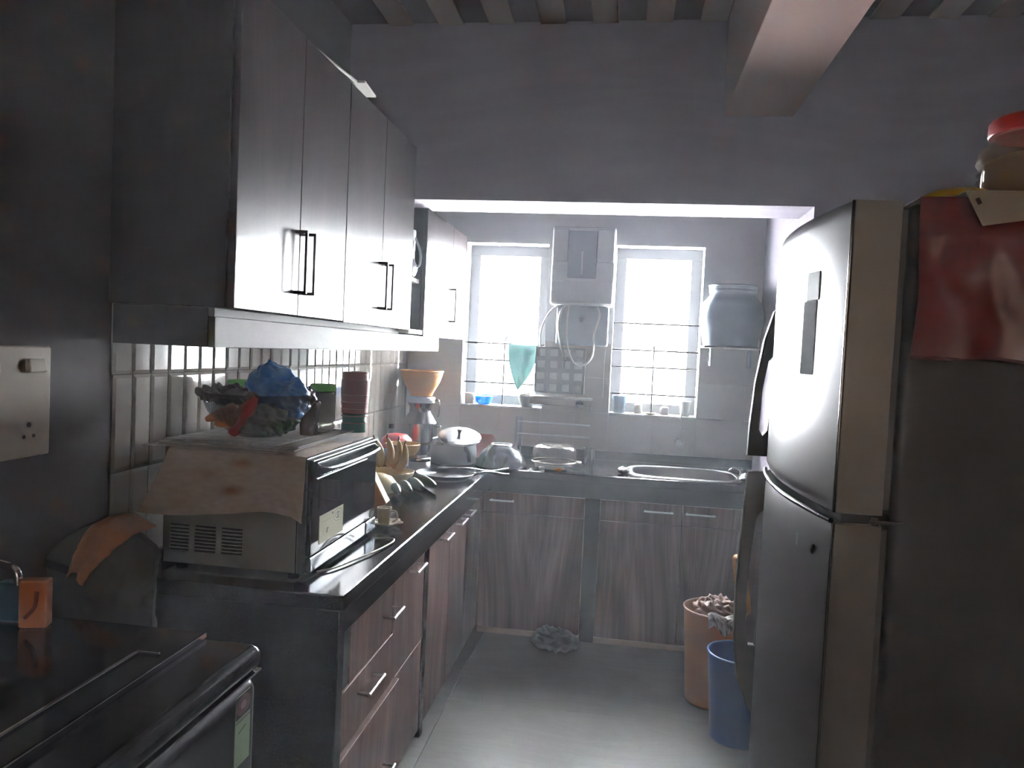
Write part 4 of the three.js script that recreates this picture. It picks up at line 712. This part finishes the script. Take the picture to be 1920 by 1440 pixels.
{ // lattice basket
  const t = thing('lattice_basket', 'white plastic lattice basket hung on the wall below the water purifier', 'basket', [-0.36, 1.23, ZW]);
  const m = mat(0xaab0ae, 0.5), sq = [], x0 = -0.5, x1 = -0.215, y0 = 1.232, y1 = 1.495, n = 4, pw = (x1 - x0) / n, ph = (y1 - y0) / n;
  for (let i = 0; i < n; i++) for (let j = 0; j < n; j++) { const a = x0 + i * pw + 0.013, b = x0 + (i + 1) * pw - 0.013, c = y0 + j * ph + 0.012, d = y0 + (j + 1) * ph - 0.012; sq.push([[a, c], [a, d], [b, d], [b, c]]); }
  wp('front_lattice', extrude([[x0, y0], [x1, y0], [x1, y1], [x0, y1]], 0.005, 0.001, sq).translate(0, 0, ZW + 0.072), m, t);
  wp('back_panel', bb(x0, x1, y0, y1, ZW + 0.0105, ZW + 0.014, 0.001), mat(0xe2e4e0, 0.5), t);
  wp('side_panel', bb(x0, x0 + 0.004, y0, y1, ZW + 0.0142, ZW + 0.072, 0.001), m, t); wp('side_panel', bb(x1 - 0.004, x1, y0, y1, ZW + 0.0142, ZW + 0.072, 0.001), m, t);
  wp('base', bb(x0 + 0.004, x1 - 0.004, y0, y0 + 0.004, ZW + 0.0142, ZW + 0.072, 0.001), m, t);
}
{ // shelf and gas tap below
  const t = thing('wall_shelf', 'slim white wall shelf below the lattice basket', 'shelf', [-0.34, 1.165, ZW]);
  wp('board', bb(-0.52, -0.165, 1.2, 1.212, ZW + 0.0105, ZW + 0.09, 0.002), white, t); wp('lip', bb(-0.52, -0.165, 1.165, 1.1995, ZW + 0.078, ZW + 0.084, 0.002), mat(0xb9b4ae, 0.5), t);
  wp('bracket', bb(-0.515, -0.509, 1.14, 1.1995, ZW + 0.0105, ZW + 0.077, 0.001), alu, t); wp('bracket', bb(-0.175, -0.169, 1.14, 1.1995, ZW + 0.0105, ZW + 0.077, 0.001), alu, t);
}
{
  const t = thing('gas_valve', 'round dark gas valve on the wall under the right end of the shelf', 'valve', [-0.232, 1.178, ZW + 0.084]);
  part('body', lathe([[0, 0.0005], [0.02, 0.0005], [0.022, 0.004], [0.022, 0.018], [0.016, 0.024], [0, 0.025]], 28).rotateX(Math.PI / 2), mat(0x6f7478, 0.35, { metalness: 0.6 }), t); part('lever', bb(-0.022, 0.022, -0.005, 0.005, 0.024, 0.034, 0.003, 2), mat(0x54585c, 0.4), t);
}
{ // plate rack
  const t = thing('plate_rack', 'steel wall rack with two shiny rails behind the upturned bowls', 'rack', [-0.38, 0.9, ZW]);
  wp('upright', merge(bb(-0.606, -0.586, 0.87, 1.085, ZW + 0.0105, ZW + 0.02, 0.003), bb(-0.578, -0.562, 0.87, 1.085, ZW + 0.0105, ZW + 0.018, 0.003)), alu, t);
  for (const y of [1.054, 0.984]) { const r = wp('rail', rod([-0.59, y, ZW + 0.03], [-0.17, y, ZW + 0.03], 0.0055, 8), mat(0xe6e6e4, 0.3), t); for (const x of [-0.5, -0.38, -0.26]) wp('clip', bb(x, x + 0.05, y - 0.006, y + 0.004, ZW + 0.0105, ZW + 0.034, 0.002), mat(0xe6e6e4, 0.3), r); }
}
// bracket shelf with a water pot
{
  const t = thing('bracket_shelf', 'thin stone bracket shelf carrying the water pot right of the right window', 'shelf', [0.58, 1.527, ZW]);
  wp('slab', bb(0.41, XB - 0.001, 1.528, 1.538, ZW + 0.001, ZW + 0.33, 0.002), mat(0xa9a8a2, 0.4), t);
  wp('bracket', bb(0.47, 0.478, 1.43, 1.5275, ZW + 0.0105, ZW + 0.1, 0.001), alu, t); wp('bracket', bb(0.68, 0.688, 1.43, 1.5275, ZW + 0.0105, ZW + 0.1, 0.001), alu, t);
}
{
  const t = thing('water_pot', 'round grey steel water pot with a wide neck on the bracket shelf', 'pot', [0.563, 1.5385, -4.285]);
  part('pot_body', smoothLathe([[0, 0], [0.13, 0], [0.142, 0.008], [0.158, 0.09], [0.168, 0.16], [0.155, 0.225], [0.128, 0.262], [0.12, 0.28], [0.126, 0.315], [0.122, 0.318], [0.114, 0.28], [0, 0.272]], 56, 70), mat(0x74828e, 0.35, { metalness: 0.55 }), t);
  part('lid', lathe([[0, 0.318], [0.118, 0.317], [0.128, 0.32], [0.128, 0.326], [0.118, 0.328], [0, 0.33]], 48), mat(0x7f8b96, 0.35, { metalness: 0.5 }), t);
}
// pot on the open shelf
{
  const t = thing('steel_jug', 'pale steel jug with an upright handle on the open shelf bay', 'jug', [-1.03, 1.7785, -3.43]);
  part('jug_body', smoothLathe([[0, 0], [0.055, 0], [0.07, 0.02], [0.075, 0.05], [0.06, 0.09], [0.064, 0.2], [0.06, 0.2], [0.056, 0.1], [0, 0.09]], 40, 50), mat(0xc5c8cb, 0.3, { metalness: 0.6 }), t);
  part('handle', tube([[0.068, 0.045, 0], [0.088, 0.06, 0], [0.086, 0.12, 0], [0.062, 0.18, 0]], 0.006, 24, 8), mat(0xd8dadb, 0.3, { metalness: 0.5 }), t);
}
{ // long stick on top of the cabinets
  const t = thing('pale_stick', 'long pale stick with a broad tip lying on the top edge of the wall cabinets', 'stick', [-0.96, 2.3315, -2.4]);
  const m = mat(0xcfcac4, 0.6);
  wp('handle', merge(rod([-0.955, 2.3365, -2.2], [-0.93, 2.336, -2.5], 0.0035, 8, 0.006)), m, t);
  wp('tip', tr(new RoundedBoxGeometry(0.045, 0.009, 0.15, 3, 0.004), -0.925, 2.336, -2.57, 0, 0.08, 0), m, t);
}
// ---------- on the floor ----------
function bin(label, pos, r0, r1, h, m, rimM) {
  const t = thing('waste_bin', label, 'bin', pos);
  part('bin_body', shell([[r0, 0], [(r0 + r1) / 2 - 0.001, h * 0.5], [r1, h]], 0.003, 64), m, t);
  part('rim', new THREE.TorusGeometry(r1, 0.004, 8, 64).rotateX(Math.PI / 2).translate(0, h, 0), rimM, t, 'rolled rim');
  return t;
}
bin('tall orange plastic waste bin under the sink', [0.445, 0.0008, -3.36], 0.108, 0.132, 0.40, mat(0xc07a4c, 0.45), mat(0xcf9a78, 0.35));
bin('smaller blue plastic waste bin in front of the orange one', [0.505, 0.0008, -3.045], 0.098, 0.12, 0.335, mat(0x1d4f86, 0.4), mat(0x3a6ea8, 0.3));
one('bin_liner', 'crumpled pale brown bag sticking out of the orange bin', 'bag', lump(new THREE.SphereGeometry(1, 48, 32).scale(0.1, 0.05, 0.1), 0.016, 26, 4), mat(0x8a5f48, 0.45, { clearcoat: 0.3 }), [0.46, 0.385, -3.38]);
one('paper_bag', 'orange paper bag standing up in the orange bin, seen behind the fridge handle', 'bag', tr(lump(new RoundedBoxGeometry(0.055, 0.26, 0.05, 8, 0.012), 0.005, 22), 0, 0.12, 0, 0, 0.3, 0.12), mat(0xc48a4e, 0.7), [0.555, 0.38, -3.40]);
one('plastic_film', 'clear crumpled wrapper hanging over the front rim of the orange bin', 'wrapper', sheet(24, 16, (u, v) => [-0.05 + 0.1 * u, 0.018 + 0.02 * Math.sin(u * 7) * v - 0.05 * (v - 0.4) ** 2 * 3, -0.03 + 0.07 * v + 0.008 * n2(u * 5, v * 5)], 0.0012), mat(0xd8d2ce, 0.2, { transmission: 0.5, thickness: 0 }), [0.45, 0.395, -3.235]);
{
  const t = thing('plastic_bag', 'crumpled black plastic bag lying on the floor in front of the back cabinets', 'bag', [-0.262, 0.0, -3.735]);
  part('bag_body', lump(new THREE.SphereGeometry(1, 56, 40).scale(0.115, 0.048, 0.08), 0.012, 22, 2).translate(0, 0.052, 0), mat(0x0b0d11, 0.6), t); part('bag_top', lump(new THREE.SphereGeometry(1, 36, 24).scale(0.05, 0.03, 0.04), 0.008, 34, 9).translate(-0.04, 0.088, 0.01), mat(0x14171c, 0.4), t);
}
// ---------- washing machine at the lower left ----------
{
  const t = thing('washing_machine', 'black top-loading washing machine at the lower left, dark lid with bright edges', 'washing machine', [-0.925, 0, -1.0]);
  const X0 = -1.225, X1 = -0.625, Z0 = -1.315, Z1 = -0.70, body = mat(0x15171c, 0.3, { metalness: 0.3 }), top = mat(0x08090d, 0.18, { clearcoat: 0.4, clearcoatRoughness: 0.08 });
  wp('body', bb(X0 + 0.005, X1 - 0.004, 0.03, 0.862, Z0 + 0.006, Z1 - 0.006, 0.03, 5), mat(0x1c1f24, 0.3, { metalness: 0.5 }), t);
  wp('foot', lathe([[0, 0], [0.025, 0], [0.025, 0.031], [0, 0.031]], 16).translate(X1 - 0.08, 0, Z0 + 0.08), blackMatt, t); wp('foot', lathe([[0, 0], [0.025, 0], [0.025, 0.031], [0, 0.031]], 16).translate(X0 + 0.08, 0, Z0 + 0.08), blackMatt, t);
  wp('foot', lathe([[0, 0], [0.025, 0], [0.025, 0.031], [0, 0.031]], 16).translate(X1 - 0.08, 0, Z1 - 0.08), blackMatt, t); wp('foot', lathe([[0, 0], [0.025, 0], [0.025, 0.031], [0, 0.031]], 16).translate(X0 + 0.08, 0, Z1 - 0.08), blackMatt, t);
  wp('top_rim', bb(X0, X1, 0.866, 0.912, Z0, Z1, 0.02, 6), top, t);
  wp('rim_seam_glint', bb(X0 + 0.002, X1 - 0.002, 0.8615, 0.8665, Z0 + 0.003, Z1 - 0.003, 0.002), chrome, t);  // rim seam in chrome, added for the window glint along it
  const lid = wp('lid', bb(X0 + 0.05, -0.735, 0.9125, 0.922, Z0 + 0.004, Z1 + 0.0, 0.0045, 3), mat(0x050507, 0.1, { specularIntensity: 0.35 }), t, 'glossy black glass lid');
  wp('lid_glint', bb(-0.80, -0.792, 0.922, 0.9265, -1.19, -0.86, 0.002, 2), chrome, lid); wp('lid_glint', bb(-0.80, -0.755, 0.922, 0.9262, -1.196, -1.19, 0.002, 2), chrome, lid);  // chrome strips added for the window glints along the lid lines
  wp('lid_edge_glint', bb(-0.7365, -0.7335, 0.914, 0.9225, Z0 + 0.01, Z1, 0.0012), chrome, t);  // chrome strip for the glint on the lid edge
  const st = tex(64, 256, (u, v) => { const r = Math.hypot((u - 0.5) * 1.0, (v - 0.84) * 3.4); if (v > 0.68) return r < 0.48 ? (r < 0.2 ? [150, 120, 116] : [96, 70, 70]) : [24, 24, 28]; if (v > 0.62 && v < 0.66) return [110, 120, 106]; if (Math.abs(v - 0.45 - u * 0.1) < 0.012 && u > 0.2 && u < 0.7) return [80, 92, 78]; return [146, 166, 138]; });
  const pl = new THREE.PlaneGeometry(0.052, 0.125); pl.rotateY(Math.PI / 2); pl.translate(X1 - 0.0022, 0.785, -1.245);
  const s = wp('energy_sticker', bb(X1 - 0.0045, X1 - 0.0028, 0.7225, 0.8475, -1.271, -1.219, 0.0004), mat(0x8a9c84, 0.5), t, 'green sticker with a round red emblem'); wp('sticker_print', pl, mat(0xffffff, 0.45, { map: st }), s);
}
{
  const t = thing('washing_powder_box', 'orange packet with a dark swoosh at the back of the washing machine', 'packet', [-1.043, 0.9225, -1.255], 0.3);
  part('packet_body', bb(-0.024, 0.024, 0.0005, 0.088, -0.014, 0.014, 0.004, 2), mat(0xb5683a, 0.5), t);
  part('print', tube([[-0.012, 0.02, 0.0145], [0.004, 0.04, 0.0145], [0.008, 0.07, 0.0145]], 0.004, 16, 6), mat(0x6b2d1c, 0.5), t);
}
one('detergent_box', 'blue packet beside the orange one at the back of the washing machine', 'packet', bb(-0.026, 0.026, 0.0005, 0.074, -0.014, 0.014, 0.005, 2), mat(0x33566e, 0.35), [-1.098, 0.9225, -1.27], 0.1);
{
  const t = thing('water_tap', 'small chrome tap on the left wall above the washing machine', 'tap', [XL, 1.03, -1.25]);
  wp('flange', lathe([[0, 0.0], [0.024, 0], [0.022, 0.008], [0, 0.01]], 20).rotateZ(-Math.PI / 2).translate(XL + 0.0005, 1.04, -1.25), chrome, t);
  wp('spout', tube([[XL + 0.005, 1.04, -1.25], [XL + 0.09, 1.04, -1.25], [XL + 0.17, 1.032, -1.25], [XL + 0.192, 1.02, -1.25], [XL + 0.195, 0.998, -1.25]], 0.008, 30, 10), chrome, t);
  wp('lever', merge(rod([XL + 0.09, 1.04, -1.25], [XL + 0.09, 1.066, -1.25], 0.006, 10), rod([XL + 0.07, 1.066, -1.25], [XL + 0.115, 1.066, -1.25], 0.005, 10)), chrome, t);
}
{ // sack on a stool between the washing machine and the worktop
  const t = thing('stool', 'low dark wooden stool between the washing machine and the worktop', 'stool', [-1.08, 0, -1.535]);
  part('seat', new RoundedBoxGeometry(0.3, 0.03, 0.3, 3, 0.008).translate(0, 0.585, 0), woodDark, t);
  for (const [x, z] of [[1, 1], [1, -1], [-1, 1], [-1, -1]]) part('leg', rod([x * 0.125, 0, z * 0.125], [x * 0.11, 0.571, z * 0.11], 0.015, 10), woodDark, t);
}
{
  const t = thing('cloth_sack', 'grey-green cloth sack with a dark slit handle standing between washing machine and worktop', 'sack', [-1.115, 0.601, -1.535]);
  const m = mat(0x3c3c34, 0.9), g = sheet(64, 40, (u, v) => {
    const q = -u * 2 * Math.PI, w = 1 + 0.05 * Math.sin(v * 7 + 1) - 0.22 * v ** 2.2 - 0.68 * Math.max(0, (v - 0.86) / 0.14) ** 2, fold = 1 + 0.05 * Math.sin(q * 5 + 2 * v) * (0.3 + v);
    const rx = 0.125 * w * fold, rz = 0.11 * w * fold; const e = v < 0.06 ? 0.75 + 0.25 * Math.sqrt(v / 0.06) : 1;
    return [rx * Math.cos(q) * e + 0.01 * v, 0.002 + 0.425 * v + 0.02 * Math.cos(q * 2) * v * v, rz * Math.sin(q) * e];
  }, 0.004);
  part('sack_body', lump(g, 0.004, 12), m, t); part('base', lathe([[0, 0.001], [0.1, 0.001], [0.1, 0.004], [0, 0.005]], 32).scale(1, 1, 0.78), m, t);
  part('handle_slit', tr(new RoundedBoxGeometry(0.07, 0.016, 0.004, 2, 0.0018), -0.035, 0.37, 0.092, -0.2, -0.15, -0.12), mat(0x1a0f0b, 0.8), t, 'dark slit');
}
one('orange_cloth', 'folded orange-brown cloth spilling over the top of the grey-green sack', 'cloth', lump(sheet(30, 30, (u, v) => [0.01 + (u - 0.4) * 0.115 * (1 - 0.7 * v) - 0.02 * v, 0.012 - 0.095 * v ** 1.5 + 0.012 * Math.sin(u * 4), -0.03 + 0.145 * Math.sqrt(v) + 0.006 * Math.sin(u * 9)], 0.004), 0.003, 24), mat(0x8a5530, 0.85), [-1.085, 1.04, -1.535]);
// switchboard on the left wall
{
  const t = thing('switchboard', 'old white switchboard with a rocker switch and a round-pin socket on the left wall', 'switchboard', [XL, 1.19, -1.43]);
  wp('plate', bb(XL + 0.0005, XL + 0.022, 1.192, 1.43, -1.535, -1.28, 0.005, 3), mat(0xbdb2a2, 0.45), t);
  for (const z of [-1.485, -1.36]) { wp('switch', tr(new RoundedBoxGeometry(0.014, 0.03, 0.05, 3, 0.004), XL + 0.026, 1.388, z, 0, 0, 0.18), mat(0xd0c6b6, 0.35), t); }
  const hole = (y, z, r) => lathe([[0, 0], [r, 0], [r, 0.002], [0, 0.002]], 14).rotateZ(-Math.PI / 2).translate(XL + 0.0212, y, z);
  for (const [y, z, r] of [[1.262, -1.472, 0.0055], [1.237, -1.459, 0.004], [1.237, -1.486, 0.004]]) wp('socket_hole', hole(y, z, r), blackMatt, t);
}
renderer.render(scene, camera);
